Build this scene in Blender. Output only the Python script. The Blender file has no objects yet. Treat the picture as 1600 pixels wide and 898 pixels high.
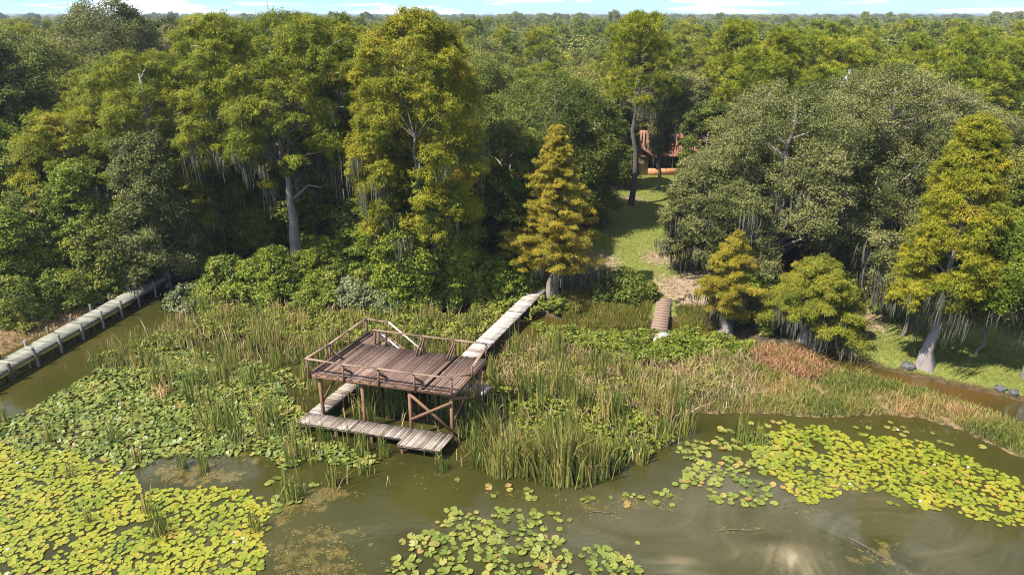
import bpy, math, random
import numpy as np
from mathutils import Vector

# ------------------------------------------------------------------ camera, sky, sun, exposure
S = bpy.context.scene
COL = S.collection
R_ = math.radians
CAM_H, F_PX, PITCH = 20.0, 1067.0, R_(21.7)
cam_d = bpy.data.cameras.new("camera")
cam = bpy.data.objects.new("camera", cam_d)
COL.objects.link(cam)
cam.location = (0, 0, CAM_H)
cam.rotation_euler = (math.pi / 2 - PITCH, 0, 0)
cam_d.sensor_width = 36.0
cam_d.lens = 36.0 * F_PX / 1600.0
cam_d.clip_start, cam_d.clip_end = 0.1, 60000
S.camera = cam

SUN_AZ = math.atan2(-0.86, -0.50)      # compass angle of the sun: x = sin, y = cos
SUN_EL = R_(53)
W = bpy.data.worlds.new("World")
S.world = W
W.use_nodes = True
wn, wl = W.node_tree.nodes, W.node_tree.links
bg = wn["Background"]
sky = wn.new("ShaderNodeTexSky")
sky.sky_type = 'NISHITA'
sky.sun_disc = False
sky.sun_elevation, sky.sun_rotation = SUN_EL, SUN_AZ
sky.altitude, sky.air_density, sky.dust_density, sky.ozone_density = 0, 1.0, 0.05, 2.5
bg.inputs[1].default_value = 0.105
# thin bands of fair-weather cloud, laid out by direction in the sky
tc = wn.new("ShaderNodeTexCoord")
mp = wn.new("ShaderNodeMapping"); mp.inputs['Scale'].default_value = (2.6, 2.6, 34.0)
mp.inputs['Location'].default_value = (0.35, 0.2, 0.1)
nz = wn.new("ShaderNodeTexNoise"); nz.inputs['Scale'].default_value = 2.2; nz.inputs['Detail'].default_value = 6
rp = wn.new("ShaderNodeValToRGB")
rp.color_ramp.elements[0].position = 0.53; rp.color_ramp.elements[1].position = 0.64
mx = wn.new("ShaderNodeMixRGB"); mx.inputs[2].default_value = (14.0, 14.2, 14.6, 1)
mul = wn.new("ShaderNodeMath"); mul.operation = 'MULTIPLY'; mul.inputs[1].default_value = 0.85
hz = wn.new("ShaderNodeMixRGB"); hz.blend_type = 'MULTIPLY'; hz.inputs[0].default_value = 1.0
hz.inputs[2].default_value = (0.50, 0.76, 1.15, 1)
wl.new(tc.outputs['Generated'], mp.inputs[0]); wl.new(mp.outputs[0], nz.inputs['Vector'])
wl.new(nz.outputs[0], rp.inputs[0]); wl.new(rp.outputs[0], mul.inputs[0]); wl.new(mul.outputs[0], mx.inputs[0])
sx = wn.new("ShaderNodeSeparateXYZ"); wl.new(tc.outputs['Generated'], sx.inputs[0])
tr_ = wn.new("ShaderNodeValToRGB")
tr_.color_ramp.elements[0].position = 0.02; tr_.color_ramp.elements[0].color = (0.36, 0.63, 1.0, 1)
tr_.color_ramp.elements[1].position = 0.35; tr_.color_ramp.elements[1].color = (0.85, 0.93, 1.0, 1)
wl.new(sx.outputs[2], tr_.inputs[0]); wl.new(tr_.outputs[0], hz.inputs[2])
wl.new(sky.outputs[0], hz.inputs[1]); wl.new(hz.outputs[0], mx.inputs[1]); wl.new(mx.outputs[0], bg.inputs[0])

sun_d = bpy.data.lights.new("sun", 'SUN')
sun_d.energy, sun_d.angle, sun_d.color = 5.0, R_(0.53), (1.0, 0.955, 0.87)
sun = bpy.data.objects.new("sun", sun_d)
COL.objects.link(sun)
sdir = Vector((math.sin(SUN_AZ) * math.cos(SUN_EL), math.cos(SUN_AZ) * math.cos(SUN_EL), math.sin(SUN_EL)))
sun.rotation_euler = sdir.to_track_quat('Z', 'Y').to_euler()
sun.location = (0, 0, 80)
S.view_settings.view_transform = 'Standard'
S.view_settings.look = 'None'
S.view_settings.gamma = 1.0
S.view_settings.exposure = 1.15
S.render.engine = 'CYCLES'
S.cycles.max_bounces = 6
S.cycles.diffuse_bounces = 4
S.cycles.glossy_bounces = 3
S.cycles.transmission_bounces = 4
S.cycles.transparent_max_bounces = 4
S.cycles.volume_bounces = 0
S.cycles.use_denoising = True
S.cycles.denoiser = 'OPENIMAGEDENOISE'
S.cycles.denoising_input_passes = 'RGB_ALBEDO_NORMAL'
S.cycles.denoising_prefilter = 'NONE'
S.cycles.use_adaptive_sampling = False
S.cycles.sample_clamp_indirect = 2.0
S.cycles.filter_width = 1.05

# ------------------------------------------------------------------ measuring helpers
rng = np.random.default_rng(7)
random.seed(7)
cp, sp = math.cos(PITCH), math.sin(PITCH)


def G(px, py, z=0.0):
    """where the view ray through photo pixel (px, py) meets height z"""
    v = (449 - py) / F_PX
    dz = -sp + v * cp
    t = (z - CAM_H) / dz
    return np.array([(px - 800) / F_PX * t, t * (cp + v * sp), z])


def at_depth(px, Y, z=1.0):
    d = Y * cp + (CAM_H - z) * sp
    return np.array([(px - 800) / F_PX * d, Y, z])


def z_at(py, Y):
    v = (449 - py) / F_PX
    t = Y / (cp + v * sp)
    return CAM_H + t * (-sp + v * cp)


def poly(pts, z=0.0):
    return np.array([G(x, y, z)[:2] for x, y in pts])


def inside(P, pg):
    x, y = P[:, 0], P[:, 1]
    r = np.zeros(len(P), bool)
    j = len(pg) - 1
    for i in range(len(pg)):
        xi, yi, xj, yj = pg[i, 0], pg[i, 1], pg[j, 0], pg[j, 1]
        c = ((yi > y) != (yj > y)) & (x < (xj - xi) * (y - yi) / (yj - yi + 1e-12) + xi)
        r ^= c
        j = i
    return r


def edge_dist(P, pg):
    d = np.full(len(P), 1e9)
    for i in range(len(pg)):
        a, b = pg[i - 1], pg[i]
        ab = b - a
        t = np.clip(((P - a) @ ab) / (ab @ ab + 1e-12), 0, 1)
        q = a + t[:, None] * ab
        d = np.minimum(d, np.hypot(*(P - q).T))
    return d


def sdist(P, pg):
    d = edge_dist(P, pg)
    return np.where(inside(P, pg), d, -d)


_ph = np.random.default_rng(3).uniform(0, 6.28, (40, 3))


def noise2(P, s, seed=0):
    """smooth noise about -1..1"""
    r = np.random.default_rng(100 + seed)
    out = 0
    amp = 0
    for o in range(3):
        f = (2 ** o) / s
        for k in range(4):
            a = r.uniform(0, 6.28)
            out = out + np.sin((P[:, 0] * math.cos(a) + P[:, 1] * math.sin(a)) * f * 6.28 * r.uniform(.7, 1.3) + r.uniform(0, 6.28)) * .5 ** o
        amp += 2 * .5 ** o
    return out / amp


def scatter(pg, n, r=rng):
    lo, hi = pg.min(0), pg.max(0)
    out = []
    tot = 0
    for _ in range(60):
        P = r.uniform(lo, hi, (max(n, 200), 2))
        P = P[inside(P, pg)]
        out.append(P)
        tot += len(P)
        if tot >= n:
            break
    return np.concatenate(out)[:n]


def area(pg):
    x, y = pg[:, 0], pg[:, 1]
    return abs(np.dot(x, np.roll(y, 1)) - np.dot(y, np.roll(x, 1))) / 2


# ------------------------------------------------------------------ mesh helpers
class MB:
    def __init__(s):
        s.v, s.f, s.t, s.n = [], [], [], 0

    def add(s, V, Fc, tint=0.5):
        V = np.asarray(V, float)
        s.v.append(V)
        for k in Fc if isinstance(Fc, list) and len(Fc) and isinstance(Fc[0], np.ndarray) and Fc[0].ndim == 2 else [np.asarray(Fc)]:
            s.f.append(k + s.n)
        t = np.broadcast_to(np.asarray(tint, float), (len(V),))
        s.t.append(t)
        s.n += len(V)

    def quads(s, V, tint=0.5):
        """V (N,4,3)"""
        N = len(V)
        if N == 0:
            return
        t = np.repeat(np.broadcast_to(tint, (N,)), 4)
        s.add(V.reshape(-1, 3), np.arange(N * 4).reshape(N, 4), t)

    def box(s, c, ux, uy, uz, tint=0.5):
        c, ux, uy, uz = map(np.asarray, (c, ux, uy, uz))
        V = np.array([c + a * ux + b * uy + d * uz for a in (-1, 1) for b in (-1, 1) for d in (-1, 1)])
        s.add(V, np.array([[0, 1, 3, 2], [4, 6, 7, 5], [0, 4, 5, 1], [2, 3, 7, 6], [0, 2, 6, 4], [1, 5, 7, 3]]), tint)

    def beam(s, p0, p1, w, h, up=(0, 0, 1), tint=0.5):
        p0, p1 = np.asarray(p0, float), np.asarray(p1, float)
        d = p1 - p0
        L = np.linalg.norm(d)
        d = d / L
        up = np.asarray(up, float)
        if abs(d @ up) > .98:
            up = np.array([0.966, -0.256, 0])
        x = np.cross(up, d); x /= np.linalg.norm(x)
        y = np.cross(d, x)
        s.box((p0 + p1) / 2, d * L / 2, x * w / 2, y * h / 2, tint)

    def tube(s, pts, radii, n=7, flare=0, tint=0.5, cap=True):
        pts = np.asarray(pts, float)
        m = len(pts)
        d = np.gradient(pts, axis=0)
        d /= np.linalg.norm(d, axis=1)[:, None] + 1e-9
        ref = np.array([1, 0, 0.0]) if abs(d[0][2]) > .7 else np.array([0, 0, 1.0])
        a = np.cross(d, ref); a /= np.linalg.norm(a, axis=1)[:, None] + 1e-9
        b = np.cross(d, a)
        th = np.linspace(0, 2 * math.pi, n, endpoint=False)
        V = []
        for i in range(m):
            fl = flare * max(0, 1 - i / (m * .45)) ** 1.5
            rr = radii[i] * (1 + fl * (.5 + .5 * np.cos(th * max(3, n // 4))) + 0 * th)
            V.append(pts[i] + rr[:, None] * (np.cos(th)[:, None] * a[i] + np.sin(th)[:, None] * b[i]))
        V = np.concatenate(V)
        i = np.arange(m - 1)[:, None] * n
        j = np.arange(n)[None]
        k = (j + 1) % n
        Fq = np.stack([i + j, i + k, i + n + k, i + n + j], -1).reshape(-1, 4)
        fs = [Fq]
        if cap and n == 4:
            fs.append(np.array([[(m - 1) * n + q for q in range(n)]]))
        elif cap:
            V = np.vstack([V, pts[-1]])
            e = (m - 1) * n
            fs.append(np.array([[e + q, e + (q + 1) % n, len(V) - 1] for q in range(n)]))
        s.add(V, fs, tint)

    def data(s, name, mat, smooth=False):
        me = bpy.data.meshes.new(name)
        V = np.concatenate(s.v) if s.v else np.zeros((0, 3))
        me.vertices.add(len(V))
        me.vertices.foreach_set("co", V.astype(np.float32).ravel())
        cnt = sum(len(f) for f in s.f)
        li = np.concatenate([f.ravel() for f in s.f]).astype(np.int32)
        tot = np.concatenate([np.full(len(f), f.shape[1]) for f in s.f]).astype(np.int32)
        me.loops.add(len(li))
        me.loops.foreach_set("vertex_index", li)
        me.polygons.add(cnt)
        me.polygons.foreach_set("loop_start", np.concatenate([[0], np.cumsum(tot)[:-1]]).astype(np.int32))
        me.polygons.foreach_set("loop_total", tot)
        if smooth:
            me.polygons.foreach_set("use_smooth", np.ones(cnt, bool))
        at = me.attributes.new("tint", 'FLOAT', 'POINT')
        at.data.foreach_set("value", np.concatenate(s.t).astype(np.float32))
        me.update(calc_edges=True)
        me.validate()
        for m in mat if isinstance(mat, (list, tuple)) else [mat]:
            me.materials.append(m)
        return me

    def build(s, name, mat, parent=None, smooth=False, loc=None):
        o = bpy.data.objects.new(name, s.data(name, mat, smooth))
        COL.objects.link(o)
        if parent is not None:
            o.parent = parent
        if loc is not None:
            o.location = loc
        return o


def tag(o, label=None, cat=None, group=None, kind=None):
    if label: o["label"] = label
    if cat: o["category"] = cat
    if group: o["group"] = group
    if kind: o["kind"] = kind
    return o


def empty(name, loc, label, cat, group=None, rz=0, sc=None):
    o = bpy.data.objects.new(name, None)
    COL.objects.link(o)
    o.location = [float(q) for q in loc]
    o.rotation_euler = (0, 0, rz)
    o.empty_display_size = .3
    if sc is not None:
        o.scale = sc
    return tag(o, label, cat, group)


def copy_tree(o, parent=None):
    c = o.copy()
    COL.objects.link(c)
    c.parent = parent
    for ch in list(o.children):
        copy_tree(ch, c)
    return c


# ------------------------------------------------------------------ materials
def new_mat(name):
    m = bpy.data.materials.new(name)
    m.use_nodes = True
    nt = m.node_tree
    return m, nt.nodes, nt.links, nt.nodes["Principled BSDF"]


def ramp(n, stops):
    r = n.new("ShaderNodeValToRGB")
    e = r.color_ramp.elements
    while len(e) < len(stops):
        e.new(0.5)
    for k, (p, c) in enumerate(stops):
        e[k].position = p
        e[k].color = (*c, 1)
    return r


def leaf_mat(name, cols, transl=0.25, rough=0.5, spec=0.3, vary=0.25, objvary=0.0, gain=1.0):
    m, n, l, b = new_mat(name)
    a = n.new("ShaderNodeAttribute"); a.attribute_name = "tint"
    g = n.new("ShaderNodeNewGeometry")
    ad = n.new("ShaderNodeMath"); ad.operation = 'MULTIPLY_ADD'
    ad.inputs[1].default_value = vary; l.new(g.outputs['Random Per Island'], ad.inputs[0])
    l.new(a.outputs['Fac'], ad.inputs[2])
    last = ad
    oi = n.new("ShaderNodeObjectInfo")
    if objvary:
        a2 = n.new("ShaderNodeMath"); a2.operation = 'MULTIPLY_ADD'
        a2.inputs[1].default_value = objvary
        l.new(oi.outputs['Random'], a2.inputs[0]); l.new(ad.outputs[0], a2.inputs[2])
        last = a2
    sb = n.new("ShaderNodeMath"); sb.operation = 'SUBTRACT'; sb.inputs[1].default_value = (vary + objvary) / 2
    l.new(last.outputs[0], sb.inputs[0])
    k = len(cols) - 1
    r = ramp(n, [(i / k, tuple(q * gain for q in c)) for i, c in enumerate(cols)])
    l.new(sb.outputs[0], r.inputs[0])
    l.new(r.outputs[0], b.inputs['Base Color'])
    b.inputs['Roughness'].default_value = rough
    b.inputs['Specular IOR Level'].default_value = spec
    t = n.new("ShaderNodeBsdfTranslucent")
    l.new(r.outputs[0], t.inputs[0])
    ms = n.new("ShaderNodeMixShader"); ms.inputs[0].default_value = transl
    l.new(b.outputs[0], ms.inputs[1]); l.new(t.outputs[0], ms.inputs[2])
    l.new(ms.outputs[0], n["Material Output"].inputs[0])
    return m


def wood_mat(name, cols, scale=(1, 1, 1), streak=6.0, rough=0.85, bump=0.3, blotch=None):
    m, n, l, b = new_mat(name)
    a = n.new("ShaderNodeAttribute"); a.attribute_name = "tint"
    tcn = n.new("ShaderNodeTexCoord")
    mpn = n.new("ShaderNodeMapping"); mpn.inputs['Scale'].default_value = scale
    l.new(tcn.outputs['Object'], mpn.inputs[0])
    nn = n.new("ShaderNodeTexNoise"); nn.inputs['Scale'].default_value = streak; nn.inputs['Detail'].default_value = 6
    l.new(mpn.outputs[0], nn.inputs['Vector'])
    n2 = n.new("ShaderNodeTexNoise"); n2.inputs['Scale'].default_value = 1.1; n2.inputs['Detail'].default_value = 4
    l.new(tcn.outputs['Object'], n2.inputs['Vector'])
    q = n.new("ShaderNodeMath"); q.operation = 'MULTIPLY_ADD'; q.inputs[1].default_value = .8
    l.new(nn.outputs[0], q.inputs[0]); l.new(a.outputs['Fac'], q.inputs[2])
    q2 = n.new("ShaderNodeMath"); q2.operation = 'MULTIPLY_ADD'; q2.inputs[1].default_value = .6
    l.new(n2.outputs[0], q2.inputs[0]); l.new(q.outputs[0], q2.inputs[2])
    q3 = n.new("ShaderNodeMath"); q3.operation = 'SUBTRACT'; q3.inputs[1].default_value = .7
    l.new(q2.outputs[0], q3.inputs[0])
    k = len(cols) - 1
    r = ramp(n, [(i / k, c) for i, c in enumerate(cols)])
    l.new(q3.outputs[0], r.inputs[0]); l.new(r.outputs[0], b.inputs['Base Color'])
    b.inputs['Roughness'].default_value = rough
    b.inputs['Specular IOR Level'].default_value = .2
    bp = n.new("ShaderNodeBump"); bp.inputs['Strength'].default_value = bump; bp.inputs['Distance'].default_value = .02
    l.new(nn.outputs[0], bp.inputs['Height']); l.new(bp.outputs[0], b.inputs['Normal'])
    return m


M = {}
M['cypress_gold'] = leaf_mat('cypress_gold', [(0.111, 0.128, 0.013), (0.201, 0.211, 0.016), (0.301, 0.278, 0.021), (0.423, 0.309, 0.029)], .38, .6, .12)
M['cypress_green'] = leaf_mat('cypress_green', [(0.083, 0.114, 0.013), (0.164, 0.19, 0.018), (0.251, 0.257, 0.022), (0.338, 0.287, 0.026)], .38, .6, .12)
M['cypress_orange'] = leaf_mat('cypress_orange', [(0.176, 0.164, 0.021), (0.294, 0.24, 0.024), (0.392, 0.298, 0.032), (0.45, 0.336, 0.048)], .36, .6, .12)
M['cypress_lime'] = leaf_mat('cypress_lime', [(0.12, 0.141, 0.018), (0.2, 0.211, 0.022), (0.29, 0.273, 0.03), (0.36, 0.29, 0.04)], .36, .6, .12)
M['oak'] = leaf_mat('oak', [(0.062, 0.073, 0.018), (0.12, 0.13, 0.034), (0.189, 0.188, 0.056), (0.274, 0.241, 0.098)], .25, .6, .12, .45)
M['broad'] = leaf_mat('broad', [(0.055, 0.073, 0.01), (0.109, 0.132, 0.016), (0.178, 0.193, 0.025), (0.274, 0.254, 0.053)], .3, .55, .2, .45)
M['broad_light'] = leaf_mat('broad_light', [(0.078, 0.117, 0.011), (0.149, 0.192, 0.016), (0.227, 0.267, 0.024), (0.325, 0.309, 0.041)], .34, .55, .2, .4)
M['pine'] = leaf_mat('pine', [(0.094, 0.128, 0.01), (0.197, 0.22, 0.014), (0.299, 0.293, 0.019), (0.409, 0.342, 0.03)], .25, .6, .15, .3)
M['forest'] = leaf_mat('forest', [(0.074, 0.093, 0.017), (0.141, 0.158, 0.027), (0.215, 0.208, 0.036), (0.296, 0.246, 0.051)], .2, .6, .12, .35, .6)
M['forest_pine'] = leaf_mat('forest_pine', [(0.094, 0.128, 0.01), (0.188, 0.22, 0.015), (0.29, 0.293, 0.02), (0.393, 0.342, 0.034)], .2, .6, .12, .3, .4)
M['bush'] = leaf_mat('bush', [(0.068, 0.096, 0.011), (0.137, 0.173, 0.02), (0.219, 0.239, 0.032), (0.315, 0.285, 0.057)], .3, .55, .2, .35, .3)
M['bush_yellow'] = leaf_mat('bush_yellow', [(.11, .155, .018), (.18, .22, .024), (.25, .275, .035), (.33, .30, .05)], .3, .5, .2, .35)
M['bush_blue'] = leaf_mat('bush_blue', [(0.066, 0.09, 0.033), (0.132, 0.157, 0.057), (0.216, 0.228, 0.095), (0.3, 0.285, 0.142)], .2, .5, .25, .35)
M['rust'] = leaf_mat('rust', [(0.14, 0.069, 0.03), (0.259, 0.133, 0.06), (0.389, 0.216, 0.106), (0.486, 0.294, 0.162)], .2, .8, .1, .4)
M['moss'] = leaf_mat('moss', [(0.063, 0.059, 0.038), (0.122, 0.117, 0.078), (0.189, 0.18, 0.128)], .3, .9, .05, .4)
M['reed'] = leaf_mat('reed', [(0.077, 0.111, 0.019), (0.147, 0.174, 0.028), (0.242, 0.227, 0.048), (0.396, 0.266, 0.095), (0.511, 0.3, 0.152)], .25, .55, .25, .2)
M['straw'] = leaf_mat('straw', [(.16, .11, .05), (.28, .2, .09), (.40, .29, .15), (.50, .38, .22)], .2, .8, .1, .4)
M['pad_bright'] = leaf_mat('pad_bright', [(0.094, 0.126, 0.013), (0.163, 0.187, 0.015), (0.224, 0.224, 0.019), (0.267, 0.228, 0.022), (0.299, 0.189, 0.04)], .1, .4, .35, .3)
M['pad_dark'] = leaf_mat('pad_dark', [(0.054, 0.079, 0.015), (0.104, 0.135, 0.023), (0.158, 0.179, 0.031), (0.217, 0.214, 0.043), (0.27, 0.166, 0.051)], .1, .45, .25, .35)
M['algae'] = leaf_mat('algae', [(.05, .04, .012), (.10, .08, .02), (.16, .125, .035), (.22, .17, .06)], .1, .6, .2, .4)
M['grassblade'] = leaf_mat('grassblade', [(0.065, 0.083, 0.012), (0.119, 0.133, 0.019), (0.184, 0.165, 0.025), (0.257, 0.179, 0.046)], .3, .6, .2, .4)
M['flower'] = leaf_mat('flower', [(.8, .8, .74), (.85, .85, .8)], .2, .5, .2, .1)
M['deckwood'] = wood_mat('deckwood', [(0.048, 0.026, 0.019), (0.113, 0.07, 0.049), (0.179, 0.114, 0.086), (0.253, 0.173, 0.137)], (1, 1, 1), 7)
M['postwood'] = wood_mat('postwood', [(0.069, 0.034, 0.018), (0.138, 0.07, 0.038), (0.192, 0.104, 0.057), (0.247, 0.153, 0.096)], (3, 3, .6), 4)
M['railwood'] = wood_mat('railwood', [(0.067, 0.036, 0.021), (0.135, 0.077, 0.048), (0.191, 0.118, 0.078), (0.253, 0.175, 0.128)], (1, 1, 1), 5)
M['greywood'] = wood_mat('greywood', [(0.18, 0.139, 0.108), (0.323, 0.269, 0.224), (0.449, 0.395, 0.341), (0.575, 0.521, 0.467)], (1, 1, 1), 4)
M['catwood'] = wood_mat('catwood', [(0.088, 0.062, 0.045), (0.17, 0.128, 0.099), (0.265, 0.215, 0.172), (0.383, 0.339, 0.281)], (1, 1, 1), 3)
M['dockwood'] = wood_mat('dockwood', [(0.11, 0.103, 0.075), (0.178, 0.171, 0.13), (0.24, 0.23, 0.181), (0.288, 0.274, 0.226)], (1, 1, 1), 3)
M['pile'] = wood_mat('pile', [(.05, .047, .037), (.10, .095, .078), (.17, .16, .135), (.26, .25, .22)], (4, 4, .7), 3)
M['bark'] = wood_mat('bark', [(.06, .048, .036), (.13, .11, .088), (.22, .195, .165), (.33, .30, .27)], (3, 3, .5), 4, .95, .8)
M['bark_pale'] = wood_mat('bark_pale', [(0.09, 0.072, 0.062), (0.18, 0.151, 0.13), (0.27, 0.23, 0.203), (0.36, 0.317, 0.28)], (5, 5, .45), 4, .95, .8)
M['bark_dark'] = wood_mat('bark_dark', [(.03, .024, .02), (.07, .055, .045), (.12, .095, .08), (.18, .15, .13)], (3, 3, .6), 4, .95, .8)

# ------------------------------------------------------------------ ground and water
shore_px = [(-500, 720), (-200, 615), (0, 556), (60, 524), (150, 492), (230, 462), (285, 436), (310, 446), (350, 470),
            (450, 480), (560, 482), (660, 484), (740, 482), (800, 484), (845, 494), (900, 502), (960, 512), (1010, 508),
            (1060, 502), (1110, 508), (1170, 540), (1240, 548), (1300, 552), (1380, 578), (1440, 592), (1520, 610),
            (1600, 628), (1750, 668), (2100, 780)]
shore = poly(shore_px)
LAND = np.vstack([shore, [[400, 10], [400, 900], [-400, 900], [-400, 14]]])
LAND_BIG = np.vstack([shore, [[20000, 10], [20000, 20000], [-20000, 20000], [-20000, 14]]])
TUSS = poly([(1040, 610), (1070, 570), (1130, 545), (1180, 548), (1230, 552), (1290, 577), (1380, 599), (1460, 615), (1530, 640),
             (1600, 668), (1800, 720), (1800, 800), (1610, 722), (1550, 694), (1500, 672), (1440, 652), (1380, 648), (1290, 652),
             (1180, 645), (1080, 645)])
SPIT = poly([(-60, 545), (0, 520), (60, 500), (140, 478), (150, 490), (60, 528), (0, 556), (-60, 580)])
LAWN = [poly([(925, 465), (918, 400), (925, 330), (925, 262), (1075, 262), (1070, 330), (1060, 430), (1060, 480), (1020, 500), (950, 500)], 1.0),
        poly([(1290, 552), (1310, 470), (1500, 470), (1800, 520), (1900, 700), (1600, 628), (1440, 590)], .5)]


def ground_z(P):
    d = sdist(P, LAND_BIG)
    h = np.where(d > 0, np.minimum(.38, d * .3) + .035 * np.clip(d - 3, 0, 60), np.maximum(-.9, d * .3 - .02))
    dist = np.hypot(P[:, 0], P[:, 1])
    h = h + np.where(d > 2, .06, .0) * noise2(P, 9, 1)
    h += np.clip((dist - 1800) / 6000, 0, 1) ** 1.3 * (13 + 9 * noise2(P, 5200, 2))
    dt = sdist(P, TUSS)
    h = np.maximum(h, np.where(dt > -1.5, np.minimum(.16, dt * .22) + .05 * noise2(P, 1.6, 5), -9))
    return h


def gz(x, y):
    return float(ground_z(np.array([[x, y]]))[0])


def axis(lo, hi, step, far, n):
    g = np.geomspace(1, far, n)
    return np.unique(np.concatenate([lo - g[::-1], np.arange(lo, hi + step, step), hi + g]))


xs = axis(-58, 66, .55, 9000, 34)
ys = np.concatenate([[-300, -150, -60, -20, 0, 10], np.arange(16, 104, .55), 104 + np.geomspace(1, 9000, 46)])
XX, YY = np.meshgrid(xs, ys)
P2 = np.stack([XX.ravel(), YY.ravel()], 1)
Z = ground_z(P2)
nx, ny = len(xs), len(ys)
i = np.arange(ny - 1)[:, None] * nx
j = np.arange(nx - 1)[None]
gm = MB()
gm.add(np.column_stack([P2, Z]), np.stack([i + j, i + j + 1, i + nx + j + 1, i + nx + j], -1).reshape(-1, 4), 0)

mg, n, l, b = new_mat('ground_surface')


def attr(nm):
    a = n.new("ShaderNodeAttribute"); a.attribute_name = nm
    return a.outputs['Fac']


def noise_node(n, l, scale, detail=5, src=None):
    q = n.new("ShaderNodeTexNoise"); q.inputs['Scale'].default_value = scale; q.inputs['Detail'].default_value = detail
    if src is None:
        t = n.new("ShaderNodeTexCoord"); src = t.outputs['Object']
    l.new(src, q.inputs['Vector'])
    return q.outputs[0]


na, nb, nc = noise_node(n, l, .6), noise_node(n, l, 3.0, 8), noise_node(n, l, .13)


def two(c0, c1, fac, lo=.35, hi=.65):
    r = ramp(n, [(lo, c0), (hi, c1)])
    l.new(fac, r.inputs[0])
    return r.outputs[0]


def mixc(fac, a, bcol):
    q = n.new("ShaderNodeMixRGB"); l.new(fac, q.inputs[0]); l.new(a, q.inputs[1]); l.new(bcol, q.inputs[2])
    return q.outputs[0]


def warp_fac(f, k=.55):
    """attribute mask roughened with fine noise"""
    a = n.new("ShaderNodeMath"); a.operation = 'SUBTRACT'; l.new(nb, a.inputs[0]); a.inputs[1].default_value = .5
    c = n.new("ShaderNodeMath"); c.operation = 'MULTIPLY_ADD'; l.new(a.outputs[0], c.inputs[0]); c.inputs[1].default_value = k * 2
    l.new(f, c.inputs[2])
    r = ramp(n, [(.4, (0, 0, 0)), (.6, (1, 1, 1))]); l.new(c.outputs[0], r.inputs[0])
    return r.outputs[0]


forest_c = two((.035, .03, .016), (.075, .06, .032), nb)
lawn_c = mixc(na, two((.085, .115, .018), (.13, .155, .028), nb), two((.13, .14, .03), (.20, .185, .05), nb))
dirt_c = two((.15, .105, .06), (.30, .215, .14), nb)
mud_c = two((.035, .026, .014), (.10, .065, .03), nb)
straw_c = two((.09, .06, .025), (.22, .15, .075), nb)
c = mixc(warp_fac(attr('lawn')), forest_c, lawn_c)
c = mixc(warp_fac(attr('dirt'), .9), c, dirt_c)
c = mixc(warp_fac(attr('mud')), c, mud_c)
c = mixc(warp_fac(attr('straw')), c, straw_c)
far_c = two((.03, .05, .022), (.06, .08, .035), nc)
c = mixc(attr('far'), c, far_c)
l.new(c, b.inputs['Base Color'])
b.inputs['Roughness'].default_value = .95
b.inputs['Specular IOR Level'].default_value = .1
bp = n.new("ShaderNodeBump"); bp.inputs['Strength'].default_value = .5; bp.inputs['Distance'].default_value = .06
l.new(nb, bp.inputs['Height']); l.new(bp.outputs[0], b.inputs['Normal'])
ground = gm.build('ground', mg, smooth=True)
tag(ground, kind='structure')


def set_attr(nm, val):
    a = ground.data.attributes.new(nm, 'FLOAT', 'POINT')
    a.data.foreach_set('value', np.asarray(val, np.float32))


sl = np.maximum(sdist(P2, LAWN[0]), sdist(P2, LAWN[1]))
set_attr('lawn', np.clip(.5 + sl * .35, 0, 1))
dirt = np.zeros(len(P2))
for px, py, r in [(1060, 448, 2.0), (1098, 464, 1.8), (1030, 404, 1.5), (935, 410, 1.8), (1080, 410, 2.0), (985, 321, 1.3), (1325, 485, 2.6), (1240, 560, 2)]:
    q = G(px, py, .6)
    dirt = np.maximum(dirt, np.clip(1.05 - np.hypot(P2[:, 0] - q[0], (P2[:, 1] - q[1]) * .8) / r * .6, 0, 1))
set_attr('dirt', dirt)
ds = sdist(P2, LAND_BIG)
set_attr('mud', np.clip(.95 - ds * .9, 0, 1) * (ds > -60))
st = np.maximum(sdist(P2, TUSS), sdist(P2, SPIT))
set_attr('straw', np.clip(.5 + st * .7, 0, 1))
set_attr('far', np.clip((np.hypot(P2[:, 0], P2[:, 1]) - 160) / 200, 0, 1))

# water: murky olive lake; how much pale silt hangs in it is stored per point
mw, n, l, b = new_mat('lake_water')
tcn = n.new("ShaderNodeTexCoord")
w1 = noise_node(n, l, .16, 4, tcn.outputs['Object'])
base = ramp(n, [(.35, (.027, .026, .005)), (.62, (.046, .042, .009))]); l.new(w1, base.inputs[0])
fine = noise_node(n, l, 9, 4, tcn.outputs['Object'])
sa = n.new("ShaderNodeMath"); sa.operation = 'MULTIPLY_ADD'; sa.inputs[1].default_value = .12
sb_ = n.new("ShaderNodeMath"); sb_.operation = 'SUBTRACT'; sb_.inputs[1].default_value = .06; sb_.use_clamp = True
l.new(fine, sa.inputs[0]); l.new(attr('silt'), sa.inputs[2]); l.new(sa.outputs[0], sb_.inputs[0])
sr = ramp(n, [(0, (.0, .0, .0)), (1, (1, 1, 1))])
sc_ = ramp(n, [(0, (.03, .028, .007)), (.30, (.060, .053, .022)), (.6, (.125, .10, .05)), (1.0, (.27, .22, .135))]); l.new(sb_.outputs[0], sc_.inputs[0])
f2 = n.new("ShaderNodeMath"); f2.operation = 'MULTIPLY'; f2.inputs[1].default_value = 4; f2.use_clamp = True; l.new(sb_.outputs[0], f2.inputs[0])
cur = mixc(f2.outputs[0], base.outputs[0], sc_.outputs[0])
tan = ramp(n, [(0, (.075, .04, .010)), (1, (.10, .052, .013))]); l.new(w1, tan.inputs[0])
cur = mixc(attr('tannin'), cur, tan.outputs[0])
wf = n.new("ShaderNodeMath"); wf.operation = 'MULTIPLY_ADD'; wf.inputs[1].default_value = 1.3
l.new(noise_node(n, l, 2.3, 8, tcn.outputs['Object']), wf.inputs[0]); l.new(attr('weed'), wf.inputs[2])
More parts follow.
